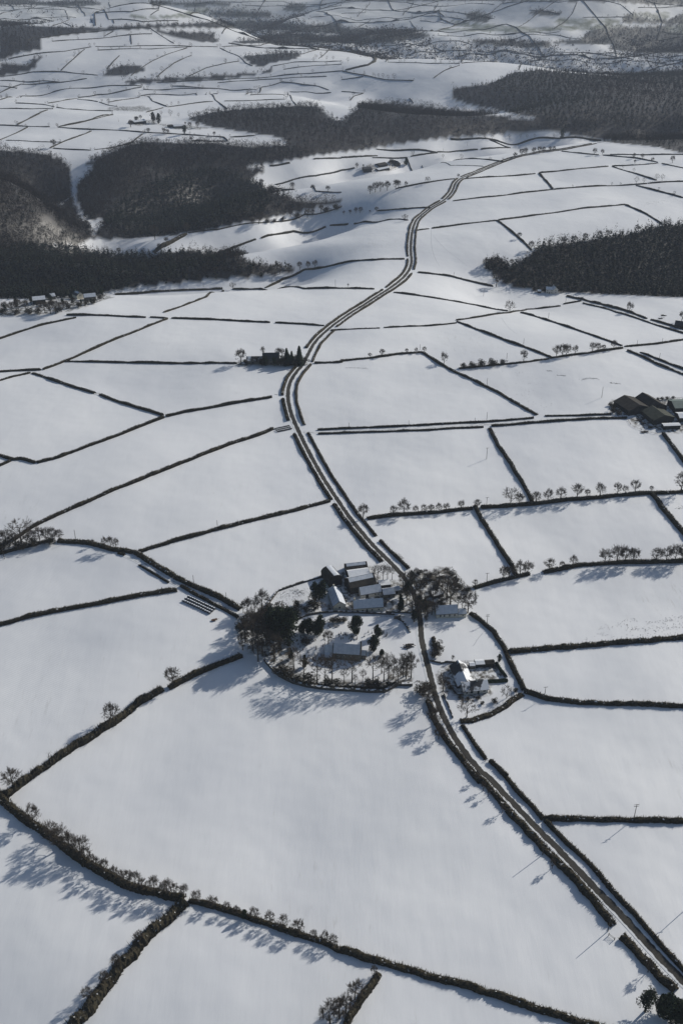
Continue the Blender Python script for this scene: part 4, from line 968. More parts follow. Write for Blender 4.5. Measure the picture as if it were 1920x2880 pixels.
WL = {
 'far_band': 'long hazy band of distant woodland crossing the upper left', 'far_b': 'hazy wooded slope left of the brown distant field', 'far_c': 'hazy wood in the valley behind the centre far ridge',
 'far_d': 'dark wedge of wood on the far snowy ridge', 'far_e': 'thin belt of trees at the foot of the far snowy ridge', 'far_f': 'scrub wood at the left edge on the far ridge',
 'far_g': 'distant valley wood left of the winding far road', 'far_h': 'wide distant valley woodland at the upper right', 'far_i': 'distant wood in the hollow at the upper left edge',
 'far_j': 'hazy plantation at the very top left', 'far_k': 'hazy wood near the top centre', 'far_o': ('A 690,8 1000,6 1090,22 900,30 700,25', 'd'),
 'far_p': ('A 1290,48 1330,18 1400,22 1412,40 1370,56', 'd'),
 'far_q': ('A -80,0 130,-8 190,10 100,23 0,22 -80,24', 'd'),
 'far_r': ('B -20,-12 300,-14 700,-8 1000,-12 1300,-10 1650,-10 1650,22 1400,22 1280,8 700,4 0,4', 'd'),
 'far_s': ('A 475,345 500,318 560,300 640,300 670,325 600,342 520,352', 'd'),
 'far_t': ('B 860,60 900,42 1010,60 1000,75 900,68', 'd'),
 'far_u': ('A 0,232 70,238 60,262 0,275 -60,270', 'd'),
 'far_o': 'thin hazy wood along the top edge right of the plantation', 'far_p': 'small dark wood on the hazy hillside near top centre', 'far_q': 'hazy wood in the top left corner',
 'far_r': 'hazy wooded skyline strip along the top right edge', 'far_s': 'scrub patch at the foot of the shaded distant slope', 'far_t': 'small copse between the shaded hillside fields at top right', 'far_u': 'scrubby wood at the left edge under the distant ridge',
 'far_l': 'small hazy copse on the top right hillside', 'far_m': 'hazy wood beside the green field at top right',
 'forest_r': 'large dark forest on the slope at the upper right', 'ridge_wood': 'brown leafless wood filling the valley behind the ridge', 'valley_wood': 'valley woodland with a dark conifer block at centre left',
 'left_wood': 'dark leafless wood on the left slope of the snowy gully', 'slope_wood': 'brown snow dusted wood on the slope at the left edge', 'front_wood': 'dark conifer wood along the near side of the valley at left',
 'right_wood': 'dark mixed wood behind the white house at right'}
for k, (t, kd) in WOODS.items():
    far = k.startswith('far_')
    kf = {'d': kf_all_d, 'm': kf_mix, 'b': kf_all_d, 'c': kf_con}[kd]
    if k == 'valley_wood': kf = kf_block
    sp = 11 if far else {'forest_r': 8.5, 'ridge_wood': 7.5, 'valley_wood': 5.0, 'left_wood': 6, 'slope_wood': 4.8, 'front_wood': 4.6, 'right_wood': 4.8}[k]
    wood_mesh('far_woodland' if far else 'woodland', WPOLY[k], sp, kf, 9, 15 if not far else 13, WL[k])

# ------------------------------------------------------------------ buildings
def two(c1, p1, c2=None, p2=None):
    return ground([src(c1, [p1])[0], src(c2 or c1, [p2])[0]])
def building(name, label, cat, A, B, depth, eave, ridge, axis='x', wall='white', roof='slate', snow='snowcap2', wins=(), doors=(), chim=(), group=None, over=.3, arch=False, hip=False):
    """A, B: front base corners on the ground (left, right). ridge along 'x' (front wall) or 'y' (gable faces front)"""
    A = np.array(A); B = np.array(B); d = B[:2] - A[:2]; W = float(np.linalg.norm(d)); ang = math.atan2(d[1], d[0])
    back = np.array([-math.sin(ang), math.cos(ang)]) * depth
    zs = [A[2], B[2], float(hgt(*(A[:2] + back))), float(hgt(*(B[:2] + back)))]
    z0 = (zs[0] + zs[1]) / 2; lowz = min(zs) - z0 - .6
    o = empty(name, (A[0], A[1], z0), ang); tag(o, label, cat, group)
    L, D = W, depth
    if arch:
        prof = [(0, lowz), (0, eave)] + [(L / 2 - L / 2 * math.cos(t), eave + (ridge - eave) * math.sin(t)) for t in np.linspace(0.2, math.pi - .2, 11)] + [(L, eave), (L, lowz)]
        MB().prism(prof, 'y', .15, D - .15).obj('walls', M[wall], o)
        rp = [(L / 2 - (L / 2 + .12) * math.cos(t), eave + .05 + (ridge - eave) * math.sin(t)) for t in np.linspace(0, math.pi, 15)]
        ip = [(x + (L / 2 - x) * .02, z - .14) for x, z in rp][::-1]
        m = MB()
        for k in range(14): m.prism([rp[k], rp[k + 1], ip[13 - k], ip[14 - k]], 'y', 0, D)
        ro = m.obj('roof', M[roof], o)
        if snow: MB().prism([(x, z + .02) for x, z in rp[6:11]] + [(x, z + .16) for x, z in rp[6:11]][::-1], 'y', .3, D - .3).obj('snow_layer', M[snow], ro)
        return o
    rd = max(ridge, eave + .1)
    if axis == 'x':
        prof = [(0, lowz), (D, lowz), (D, eave), (D / 2, rd), (0, eave)]
        MB().prism(prof, 'x', 0, L).obj('walls', M[wall], o); H2, L2 = D / 2, L
    else:
        prof = [(0, lowz), (L, lowz), (L, eave), (L / 2, rd), (0, eave)]
        MB().prism(prof, 'y', 0, D).obj('walls', M[wall], o); H2, L2 = L / 2, D
    sl = (rd - eave) / H2; th = .18; T_ = 2 * H2
    def ridgestrip(m):
        a0, a1 = .4, L2 - .6; k = .45 * H2
        m.prism([(H2 - k, rd - sl * k + th + .01), (H2 - .15, rd + th + .01 - sl * .15), (H2 - .15, rd + th + .13 - sl * .15), (H2 - k, rd - sl * k + th + .1)], axis, a0, a1)
        m.prism([(H2 + .05, rd + th + .01), (H2 + 2 * k, rd - sl * 2 * k + th + .01), (H2 + 2 * k, rd - sl * 2 * k + th + .1), (H2 + .05, rd + th + .12)], axis, a0, a1); return m
    def slab(m, lo, hi, inset):
        a0, a1 = -over + inset, L2 + over - inset; e = over - inset
        pl = [(-e, eave - sl * e + lo), (H2, rd + lo), (H2, rd + hi), (-e, eave - sl * e + hi)]
        pr = [(H2, rd + lo), (T_ + e, eave - sl * e + lo), (T_ + e, eave - sl * e + hi), (H2, rd + hi)]
        m.prism(pl, axis, a0, a1); m.prism(pr, axis, a0, a1); return m
    ro = slab(MB(), .02, th, 0).obj('roof', M[roof], o)
    if snow == 'strip': ridgestrip(MB()).obj('snow_layer', M['snowcap2'], ro)
    elif snow: slab(MB(), th + .01, th + .12, .14).obj('snow_layer', M[snow], ro)
    for (fx, z, w_, h_) in wins:   # on the front wall
        x = fx * L; f = MB(); f.box(x - w_ / 2 - .08, -.05, z - .08, x + w_ / 2 + .08, .02, z + h_ + .08)
        fo = f.obj('window', M['white'], o); MB().box(x - w_ / 2, -.08, z, x + w_ / 2, -.045, z + h_).obj('pane', M['glass'], fo)
    for (fx, w_, h_) in doors:
        x = fx * L; MB().box(x - w_ / 2, -.07, -.2, x + w_ / 2, .02, h_).obj('door', M['dark'], o)
    for fx in chim:
        m = MB()
        if axis == 'x': x, y = fx * L, D / 2
        else: x, y = L / 2, fx * D
        m.box(x - .4, y - .35, rd - .6, x + .4, y + .35, rd + 1.2); m.box(x - .48, y - .43, rd + 1.2, x + .48, y + .43, rd + 1.35)
        m.tube([(x, y, rd + 1.35), (x, y, rd + 1.7)], [.13, .11], 7); m.obj('chimney', M['stone'] if wall == 'stone' else M[wall], ro)
    return o
# church: nave, chancel, lean-to, porch and bellcote as parts of one thing
def church():
    A, B = two('M', (690, 598), p2=(985, 632)); d = B[:2] - A[:2]; L = float(np.linalg.norm(d)); ang = math.atan2(d[1], d[0])
    o = empty('parish_church', (A[0], A[1], (A[2] + B[2]) / 2), ang); tag(o, 'old stone parish church with snowy slate roof and small bellcote inside the ring of trees', 'church')
    def gab(x0, x1, y0, y1, ev, rd, ov=.25):
        H2 = (y1 - y0) / 2; w = MB().prism([(y0, -1), (y1, -1), (y1, ev), (y0 + H2, rd), (y0, ev)], 'x', x0, x1).obj('wall', M['stone'], o)
        sl = (rd - ev) / H2
        def sb(lo, hi, ins):
            m = MB(); e = ov - ins
            m.prism([(y0 - e, ev - sl * e + lo), (y0 + H2, rd + lo), (y0 + H2, rd + hi), (y0 - e, ev - sl * e + hi)], 'x', x0 + ins - .05, x1 - ins + .05)
            m.prism([(y0 + H2, rd + lo), (y1 + e, ev - sl * e + lo), (y1 + e, ev - sl * e + hi), (y0 + H2, rd + hi)], 'x', x0 + ins - .05, x1 - ins + .05); return m
        r = sb(.02, .18, 0).obj('roof', M['slate'], o); sb(.19, .32, .12).obj('snow_layer', M['snowcap2'], r); return w
    nw = gab(0, L, 0, 7.2, 4.0, 7.6)
    MB().prism([(-.02, -1), (7.22, -1), (7.22, 4.1), (3.6, 7.95), (-.02, 4.1)], 'x', -.35, -.02).obj('gable', M['stone'], o)
    MB().prism([(-.02, -1), (7.22, -1), (7.22, 4.1), (3.6, 7.95), (-.02, 4.1)], 'x', L + .02, L + .4).obj('gable', M['stone'], o)
    gab(-4.6, -.37, .9, 6.3, 3.2, 5.9)
    m = MB(); m.prism([(-1.6, -1), (.88, -1), (.88, 3.0), (-1.6, 2.2)], 'x', -4.4, -.5); m.obj('wall', M['stone'], o)
    r = MB().prism([(-1.85, 2.2), (.86, 3.08), (.86, 3.2), (-1.85, 2.32)], 'x', -4.6, -.4).obj('roof', M['slate'], o)
    MB().prism([(-1.8, 2.34), (.86, 3.22), (.86, 3.34), (-1.8, 2.46)], 'x', -4.5, -.42).obj('snow_layer', M['snowcap2'], r)
    gab(L + .42, L + 3.0, 1.8, 5.4, 2.4, 4.2)
    b = MB(); b.box(L - .1, 2.9, 7.2, L + .5, 3.25, 9.3); b.box(L - .1, 3.95, 7.2, L + .5, 4.3, 9.3)
    b.prism([(2.75, 9.31), (4.45, 9.31), (3.6, 10.1)], 'x', L - .2, L + .6); b.box(L - .1, 3.26, 8.9, L + .5, 3.94, 9.3)
    bc = b.obj('bellcote', M['stone'], o)
    MB().tube([(L + .2, 3.6, 8.75), (L + .2, 3.6, 8.5), (L + .2, 3.6, 8.1)], [.08, .2, .3], 10).obj('bell', M['rust'], bc)
    for fx in (.18, .42, .66, .88):
        x = fx * L; f = MB().prism([(x - .38, 1.4), (x + .38, 1.4), (x + .38, 2.7), (x, 3.25), (x - .38, 2.7)], 'y', -.06, .01)
        fo = f.obj('window', M['cream'], o); MB().prism([(x - .27, 1.5), (x + .27, 1.5), (x + .27, 2.65), (x, 3.05), (x - .27, 2.65)], 'y', -.09, -.062).obj('pane', M['glass'], fo)
church()
W3 = [(.2, 1, .9, 1.1), (.5, 1, .9, 1.1), (.8, 1, .9, 1.1)]
A, B = two('K', (1312, 636), 'L', (302, 628))
building('farmhouse', 'long low white farmhouse with snowy roof beside the lane above the churchyard', 'farmhouse', A, B, 6.5, 2.8, 6.2, wall='cream', wins=[(.12, .9, .8, .9), (.3, .9, .8, .9), (.62, .9, .8, .9), (.85, .9, .8, .9)], doors=[(.45, .9, 2)], chim=(.04,))
A, B = two('L', (58, 485), p2=(283, 452))
building('farm_building', 'white walled farm building with snowy roof behind the white van', 'barn', A, B, 6, 2.6, 5.6, wall='white', wins=[(.7, 1, .7, .7), (.85, 1, .7, .7)], doors=[(.3, 1.6, 2.2)])
A, B = two('K', (1275, 440), 'L', (225, 385))
building('barn', 'largest dark walled barn behind the white walled farm building', 'barn', A, B, 10, 4.6, 7.8, wall='dark', roof='sheet', snow='strip')
A, B = two('K', (1265, 312), 'K', (1490, 285))
building('barn', 'middle barn of the stepped sheds, its pale roof under thin snow', 'barn', A, B, 9, 3.4, 5.0, wall='dark', roof='sheet_g', snow='snowcap')
A, B = two('K', (1232, 230), 'K', (1462, 210))
building('barn', 'topmost dark barn of the stepped sheds beside the open field', 'barn', A, B, 7, 3.6, 5.8, wall='dark', roof='sheet', snow='strip')
A, B = two('K', (1045, 365), p2=(1185, 325))
building('arched_barn', 'dark arched barn with a curved roof at the field edge of the village farm', 'barn', A, B, 11, 4.0, 7.0, wall='dark', roof='sheet', arch=True)
A, B = two('K', (1085, 615), p2=(1225, 600))
building('cottage', 'white cottage gable facing the lane left of the long farmhouse', 'cottage', A, B, 15, 2.8, 5.6, axis='y', wall='cream', roof='slate', snow='snowcap2', chim=(.95,), wins=[(.5, .9, .9, 1.1)])
A, B = two('L', (262, 378), p2=(385, 368))
building('shed', 'flat low shed with bright snowy roof behind the white walled farm building', 'shed', A, B, 5, 2.3, 2.7, wall='dark', roof='sheet', snow='snowcap')
A, B = two('L', (305, 482), p2=(432, 472))
building('outbuilding', 'small outbuilding with blue shaded snowy roof right of the white walled farm building', 'outbuilding', A, B, 6, 2.4, 4.4, wall='stone', doors=[(.5, .9, 1.9)])
A, B = two('L', (428, 438), p2=(490, 425))
building('outbuilding', 'smallest outbuilding of the village farm nearest the road', 'outbuilding', A, B, 4, 2.2, 3.4, wall='stone', doors=[(.4, .8, 1.8)])
A, B = two('L', (885, 702), p2=(1120, 696))
building('schoolroom', 'old pale schoolroom with a row of windows right of the road', 'schoolroom', A, B, 7, 2.8, 6.0, wall='cream', wins=[(.2, 1, .7, 1.3), (.38, 1, .7, 1.3), (.62, 1, .7, 1.3), (.86, 1, .7, 1.3)])
A, B = two('L', (1123, 697), p2=(1214, 693))
building('annexe', 'lower annexe at the right end of the old schoolroom', 'annexe', A, B, 5, 2.5, 4.2, wall='cream', wins=[(.6, 1, .6, .8)])
A, B = two('L', (850, 490), p2=(965, 462))
building('shed', 'long shed under snow in the plot behind the old schoolroom', 'shed', A, B, 4, 1.9, 3.1, wall='dark', roof='slate', snow='snowcap')
# bungalow: two wings
A, B = two('N', (640, 612), p2=(905, 582))
o = building('bungalow', 'white bungalow with patchy snow on its dark roof below the village', 'bungalow', A, B, 7.5, 2.7, 5.2, wall='white', roof='slate_snow', snow=None, wins=[(.12, 1, .9, 1), (.32, .9, 1.4, 1.1), (.85, 1, 1.2, 1)], doors=[(.6, 1, 2)], chim=(.6,), over=.5)
m = MB(); m.prism([(-1.6, -1), (6.3, -1), (6.3, 2.6), (2.35, 5.6), (-1.6, 2.6)], 'y', 7.0, 20); m.obj('wing_wall', M['white'], o)
m = MB(); m.prism([(-2.1, 2.25), (2.35, 5.63), (2.35, 5.8), (-2.1, 2.42)], 'y', 4.2, 20.4)
m.prism([(2.35, 5.63), (6.8, 2.25), (6.8, 2.42), (2.35, 5.8)], 'y', 4.4, 20.4); m.obj('wing_roof', M['slate_snow'], o)
A, B = two('N', (705, 322), p2=(762, 320)); building('garden_shed', 'small white topped shed behind the bungalow, left of the garage', 'shed', A, B, 3, 2, 2.6, wall='stone', roof='slate', snow='snowcap')
A, B = two('N', (772, 308), p2=(868, 304)); building('garage', 'snow topped garage behind the bungalow', 'garage', A, B, 4, 2.1, 2.7, wall='dark', roof='slate', snow='snowcap')
A, B = two('N', (875, 302), p2=(975, 296)); building('open_shed', 'dark open fronted shed at the back of the bungalow yard', 'shed', A, B, 3, 2.2, 2.8, wall='dark', roof='sheet', snow=None, doors=[(.3, 1.2, 1.8), (.7, 1.2, 1.8)])
# white house by the right hand wood, dark walled house, hamlet, ridge farm, big farm, plateau farm
A, B = two('U', (125, 170), p2=(200, 176)); building('white_house', 'white house standing against the dark wood at right', 'house', A, B, 6, 4.4, 6.6, wall='white', snow='snowcap2', wins=[(.2, .9, .8, 1), (.8, .9, .8, 1), (.2, 2.9, .8, .9), (.8, 2.9, .8, .9)], doors=[(.5, .9, 2)])
A, B = two('U', (202, 176), p2=(250, 173)); building('house_extension', 'taller gabled wing on the right of the white house by the wood', 'house', A, B, 7, 4.6, 7.2, axis='y', wall='white', snow='snowcap', wins=[(.5, 1, .8, 1), (.5, 3, .8, 1)], chim=(.9,))
A, B = two('U', (40, 166), p2=(74, 168)); building('shed', 'little snow roofed shed left of the white house by the wood', 'shed', A, B, 4, 2, 3.2, wall='dark', snow='snowcap')
A, B = two('U', (1472, 530), p2=(1600, 545)); building('barn', 'small dark barn cut by the right edge beside the lane', 'barn', A, B, 8, 3, 5.6, wall='dark', roof='slate', snow=None)
A, B = two('Q', (650, 565), p2=(950, 570)); building('dark_house', 'dark stone house with two chimneys half hidden by trees left of the road', 'house', A, B, 8, 5.2, 9.0, wall='stone', roof='slate', snow=None, chim=(.06, .9), wins=[(.15, 1, .9, 1.3), (.5, 3.3, .9, 1.2), (.8, 1, .9, 1.3), (.15, 3.3, .9, 1.2), (.8, 3.3, .9, 1.2)], doors=[(.5, 1, 2.1)])
A, B = two('Q', (350, 550), p2=(640, 555)); building('outbuilding', 'long outbuilding with patchy snowy roof left of the dark walled house', 'outbuilding', A, B, 7, 3.0, 5.4, wall='stone', roof='slate_snow', snow=None, doors=[(.4, 1.4, 2)])
A, B = two('R', (855, 245), p2=(925, 235)); building('house', 'white gabled house among trees at the right of the wooded hamlet', 'house', A, B, 8, 4.0, 6.6, axis='y', wall='cream', snow='strip', wins=[(.5, 3, .8, 1)], chim=(.9,))
A, B = two('R', (935, 258), p2=(1065, 252)); building('house', 'low house with snowy roof at the right of the wooded hamlet', 'house', A, B, 7, 3.2, 5.6, wall='stone', snow='snowcap2', doors=[(.5, .9, 2)])
A, B = two('R', (370, 300), p2=(510, 285)); building('barn', 'long shed with snowy roof at the left of the wooded hamlet', 'barn', A, B, 10, 3.6, 5.6, wall='dark', snow='snowcap2')
A, B = two('R', (565, 245), p2=(620, 240)); building('house', 'small snowy roof showing between the trees of the wooded hamlet', 'house', A, B, 6, 2.8, 4.8, wall='stone', snow='snowcap2')
A, B = two('S', (280, 432), p2=(425, 418)); building('barn', 'dark barn at the left end of the ridge farm', 'barn', A, B, 12, 6, 8, wall='dark', roof='slate', snow=None)
A, B = two('S', (548, 408), p2=(750, 392)); building('barn', 'long low snow roofed barn in the middle of the ridge farm', 'barn', A, B, 9, 3.6, 5.2, wall='dark', snow='snowcap2')
A, B = two('S', (570, 335), p2=(715, 325)); building('barn', 'dark barn behind the long low barn of the ridge farm', 'barn', A, B, 14, 4.2, 6.4, wall='dark', roof='sheet', snow=None)
A, B = two('S', (850, 318), p2=(950, 312)); building('barn', 'gabled brown barn beside the huge round evergreen of the ridge farm', 'barn', A, B, 16, 4, 9, axis='y', wall='sheet', roof='sheet_g', snow=None)
def skew(A, B, ang):   # turn a front line about its left corner
    d = B - A; c, s = math.cos(ang), math.sin(ang); return A, np.array([A[0] + d[0] * c - d[1] * s, A[1] + d[0] * s + d[1] * c, B[2]])
A, B = two('P', (560, 590), p2=(1000, 575)); A, B = skew(A, B, R(18))
building('barn', 'leftmost large brown barn of the big farm at the right edge', 'barn', A, B, 19, 4.2, 7.4, axis='y', wall='dark', roof='sheet', snow=None, doors=[(.3, 2.2, 2.6), (.75, 4, 3)])
A, B = two('P', (1010, 560), p2=(1300, 545)); A, B = skew(A, B, R(18))
building('barn', 'second large brown barn of the big farm, right of the first', 'barn', A, B, 22, 4.6, 7.6, axis='y', wall='sheet', roof='sheet', snow=None, doors=[(.5, 4, 3)])
A, B = two('P', (1010, 760), p2=(1440, 745)); A, B = skew(A, B, R(14))
building('barn', 'green roofed barn in front of the other barns of the big farm', 'barn', A, B, 17, 4.0, 7.0, axis='y', wall='dark', roof='sheet_g', snow=None, doors=[(.3, 3, 3), (.7, 3, 3)])
A, B = two('P', (1165, 775), p2=(1475, 760)); building('lean_to', 'low snow covered lean-to along the front of the green roofed barn', 'shed', A + np.array([0, -5, 0]), B + np.array([0, -5, 0]), 4.5, 2.3, 2.7, wall='dark', roof='sheet', snow='snowcap')
A, B = two('P', (1400, 545), p2=(1720, 530)); building('barn', 'blue green roofed barn cut by the right edge at the big farm', 'barn', A, B, 15, 4.4, 6.6, axis='x', wall='dark', roof='sheet_t', snow=None)
A, B = two('P', (1490, 700), p2=(1760, 690)); building('barn', 'low shed with snow fringed roof at the right edge of the big farm', 'barn', A, B, 10, 3.0, 4.4, wall='dark', roof='sheet', snow='snowcap')
A, B = two('T', (310, 352), p2=(440, 345)); building('barn', 'long snow roofed barn of the far plateau farm', 'barn', A, B, 14, 4, 6, wall='dark', snow='snowcap2')
A, B = two('T', (745, 398), p2=(850, 396)); building('barn', 'snow roofed house right of the far plateau farm', 'house', A, B, 12, 3.6, 5.6, wall='stone', snow='snowcap2')
A, B = two('T', (690, 388), p2=(735, 386)); building('shed', 'small dark shed right of the far plateau farm', 'shed', A, B, 8, 3, 4, wall='dark', roof='sheet', snow=None)

# ------------------------------------------------------------------ walls, clipped hedges, fences
def wall(t, h, th, label, m='drystone', name='stone_wall', cat='wall'):
    P = ground(parse(t)); P = resample(P, 1.2); N = normals(P); n = len(P); V = []
    for c, z in ((-.5, -.3), (-.42, 1), (.42, 1), (.5, -.3)):
        q = P + N * (c * th); V.append(np.c_[q, hgt(q[:, 0], q[:, 1]) + z * h + (rng.normal(0, .06, n) if z > 0 else 0)])
    V = np.stack(V, 1).reshape(-1, 3); i, j = np.meshgrid(np.arange(n - 1), np.arange(3), indexing='ij'); a = (i * 4 + j).ravel()
    Q = np.concatenate([np.stack([a, a + 4, a + 5, a + 1], 1), [[0, 1, 2, 3], [(n - 1) * 4 + 3, (n - 1) * 4 + 2, (n - 1) * 4 + 1, (n - 1) * 4]]])
    o = link(name, mesh_from(name, V, quads=Q), M[m]); tag(o, label, cat); return o
wall('M -60,620 0,690 100,790 250,865 400,905 550,928 700,942 900,952 1100,967 1260,965 1400,890 1565,892', 1.5, 1.4, 'curved stone wall and bank round the lower side of the churchyard')
wall('M 300,170 400,125 540,98 700,88 900,92 1150,105 1370,115', 1.1, .6, 'straight stone wall between the church lane and the churchyard')
wall('M 1400,160 1460,190 1510,260 1540,310', .9, .8, 'short curved wall inside the upper right corner of the churchyard')
wall('K 350,580 390,520 440,450 480,400 560,375 700,325 830,285 1000,240', 1.2, .8, 'thin stone wall climbing round the field above the churchyard clump')
wall('N 265,235 330,245 400,262 440,250 540,250', 1.1, .5, 'low wall beside the drive entrance of the bungalow')
wall('N 420,600 460,700 520,860', .9, .5, 'snow topped garden wall along the road in front of the bungalow')
wall('N 480,480 520,550 560,600 640,610', .9, .4, 'short wall in front of the bungalow terrace')
wall('L 330,640 600,645', 1.0, .5, 'low wall in front of the long farmhouse garden')
hedge(ground(parse('M 60,720 110,775 250,842 400,880 550,900 700,915 900,925 1100,940 1250,935 1380,870')), 1.9, 2.4, name='hedge', label='tangled scrub hedge along the churchyard bank below the church', ragged=.7)
hedge(ground(parse('N 1000,262 1050,340 1105,412')), 2.4, 2.0, name='clipped_hedge', label='clipped dark hedge on the right side of the bungalow yard', ragged=.06, twigs=.2, m=M['ever'])
hedge(ground(parse('N 885,468 1000,462 1118,456')), 2.6, 2.0, name='clipped_hedge', label='clipped dark hedge on the front side of the bungalow yard', ragged=.06, twigs=.2, m=M['ever'])
def fence(t, label, h=1.1, sp=3.0, rails=(.45, .95), m='pole', name='fence', cat='fence'):
    P = resample(ground(parse(t)), sp); o = empty(name, (P[0][0], P[0][1], float(hgt(*P[0])))); tag(o, label, cat); b = np.array(o.location)
    Z = hgt(P[:, 0], P[:, 1]); X = np.c_[P, Z] - b
    for q in X[:90]: MB().box(q[0] - .07, q[1] - .07, q[2] - .2, q[0] + .07, q[1] + .07, q[2] + h).obj('post', M[m], o)
    for z in rails: MB().tube(X + (0, 0, z), [.05] * len(X), 4).obj('rail', M[m], o)
fence('N 560,248 660,246', 'short post and rail fence above the bungalow, left piece', 1.3)
fence('N 680,244 830,240', 'short post and rail fence above the bungalow, right piece', 1.3)
fence('M 640,232 760,245', 'low rail round the graves by the isolated yew', .8, 2)
fence('P 530,620 600,760 660,800 800,850 1000,915 1180,925', 'wire fence curving in front of the big farm', 1.1, 5)
fence('L 860,170 1000,150 1060,150', 'fence posts along the top of the snowy plot right of the road', 1.3, 3)
fence('L 1070,170 1150,270 1260,390', 'fence posts down the right side of the snowy plot', 1.3, 3)
fence('G 1470,200 1500,195', 'short fence by the dark arched barn', 1.2, 3)
def gate(t, label):
    P = ground(parse(t)); A, B = P[0], P[1]; d = B[:2] - A[:2]; L = float(np.linalg.norm(d)); o = empty('field_gate', A, math.atan2(d[1], d[0])); tag(o, label, 'gate')
    for x in (0, L):
        MB().box(x - .1, -.1, -.3, x + .1, .1, 1.5).obj('gate_post', M['pole'], o)
    m = MB()
    for z in (.3, .55, .8, 1.05, 1.3): m.tube([(.15, 0, z), (L - .15, 0, z)], [.035] * 2, 5)
    m.tube([(.15, 0, .3), (.15, 0, 1.3)], [.04] * 2, 5); m.tube([(L - .15, 0, .3), (L - .15, 0, 1.3)], [.04] * 2, 5); m.tube([(.15, 0, 1.3), (L - .15, 0, .3)], [.03] * 2, 5)
    m.obj('gate_leaf', M['metal'], o)
gate('J 1225,770 1252,790', 'metal field gate in the gap of the lower right roadside hedge')
gate('H 660,1045 680,1052', 'metal gate in the field gap right of the road below the bungalow')
gate('E 443,438 458,441', 'metal gate in the sloping hedge of the left fields')

# ------------------------------------------------------------------ poles
def pole(P, h, arms, label, group=None):
    o = empty('utility_pole', P, R(10)); tag(o, label, 'pole', group)
    MB().tube([(0, 0, -.5), (0, 0, h)], [.17, .12], 8).obj('shaft', M['pole'], o)
    if arms:
        for z in ((h - .3, h - 1.3) if arms > 1 else (h - .3,)):
            c = MB().box(-1.1, -.06, z - .07, 1.1, .06, z + .07).obj('crossarm', M['pole'], o)
            m = MB()
            for x in (-1, 0, 1): m.tube([(x, 0, z + .07), (x, 0, z + .3)], [.07, .05], 6)
            m.obj('insulators', M['metal'], c)
POLES = [('J', 1340, 237, 70, 2, 'double armed pole on the straight hedge at lower right'), ('H', 930, 757, 52, 1, 'armed pole on the clipped hedge right of the bungalow'),
 ('H', 667, 415, 42, 2, 'double armed pole over the curving hedge beside the paddock'), ('H', 666, 222, 40, 1, 'armed pole beside the short hedge right of the village'),
 ('F', 665, 737, 52, 1, 'pole standing alone in the field below the farm lane'), ('F', 1193, 455, 50, 0, 'pole standing alone in the field above the big farm'),
 ('F', 665, 568, 46, 0, 'pole on the farm lane left of the gateway'), ('F', 667, 398, 34, 0, 'pole on the hedge sloping down to the farm lane'), ('F', 665, 950, 38, 1, 'pole beside the junction of the long tree row'),
 ('F', 34, 598, 22, 0, 'pole at the road end of the farm lane'), ('F', 308, 588, 22, 0, 'second pole from the road along the farm lane'), ('F', 611, 575, 22, 0, 'third pole from the road along the farm lane'),
 ('F', 835, 208, 26, 0, 'pole on the hedge below the wavy hedge at right'), ('F', 949, 90, 26, 0, 'pole in the upper right field beside the lone tree'), ('F', 1355, 215, 22, 0, 'pole by the lane junction at right'),
 ('F', 1470, 205, 22, 0, 'pole on the hedge right of the lane junction'), ('F', 758, 275, 12, 0, 'short pole above the low bushes at right'), ('F', 1458, 275, 12, 0, 'short pole on the right edge lane'),
 ('F', 360, 235, 22, 0, 'pole at the bushy hedge corner'), ('D', 651, 838, 34, 0, 'pole in the field left of the white house'), ('D', 515, 748, 18, 0, 'pole above the hedge from the tight road bend'),
 ('D', 1028, 868, 34, 0, 'pole below the white house'), ('D', 577, 148, 20, 0, 'pole on the snowy ridge top'), ('D', 466, 172, 14, 0, 'small pole behind the ridge farm'),
 ('E', 1000, 1060, 42, 0, 'pole on the diagonal hedge above the village'), ('E', 349, 1108, 46, 0, 'pole behind the lane near the left hand copse'), ('G', 890, 228, 36, 0, 'pole above the lane over the bales, left one'),
 ('G', 1040, 308, 36, 0, 'pole above the lane over the bales, right one'), ('G', 22, 118, 60, 0, 'pole at the left edge below the copse'), ('C', 935, 795, 24, 0, 'pole on the snowy slope above the wooded hamlet'),
 ('C', 1250, 780, 24, 0, 'pole right of the broad crowned field tree'), ('C', 1540, 795, 34, 0, 'pole in the small field by the road bend'), ('C', 682, 808, 10, 0, 'tiny pole above the level hedge at left'),
 ('A', 546, 560, 16, 0, 'pole in the plateau field by the far farm'), ('J', 918, 412, 0, 0, ''), ('J', 1215, 762, 0, 0, '')]
for c, x, y, hp, arms, lab in POLES:
    if hp == 0: continue
    P = ground(src(c, [(x, y)]))[0]; h = min(10, max(5, hp * CROP[c][2] / ppm(P))); pole(P, h, arms, lab)
for (c, x, y, lab) in (('J', 922, 400, 'pole in the left roadside hedge above the feathery shadow tree'), ('J', 1222, 750, 'pole beside the field gate in the lower right roadside hedge'), ('J', 1590, 640, 'pole just outside the lower right field edge')):
    pole(ground(src(c, [(x, y)]))[0], 8.5, 0 if 'just' not in lab else 1, lab)

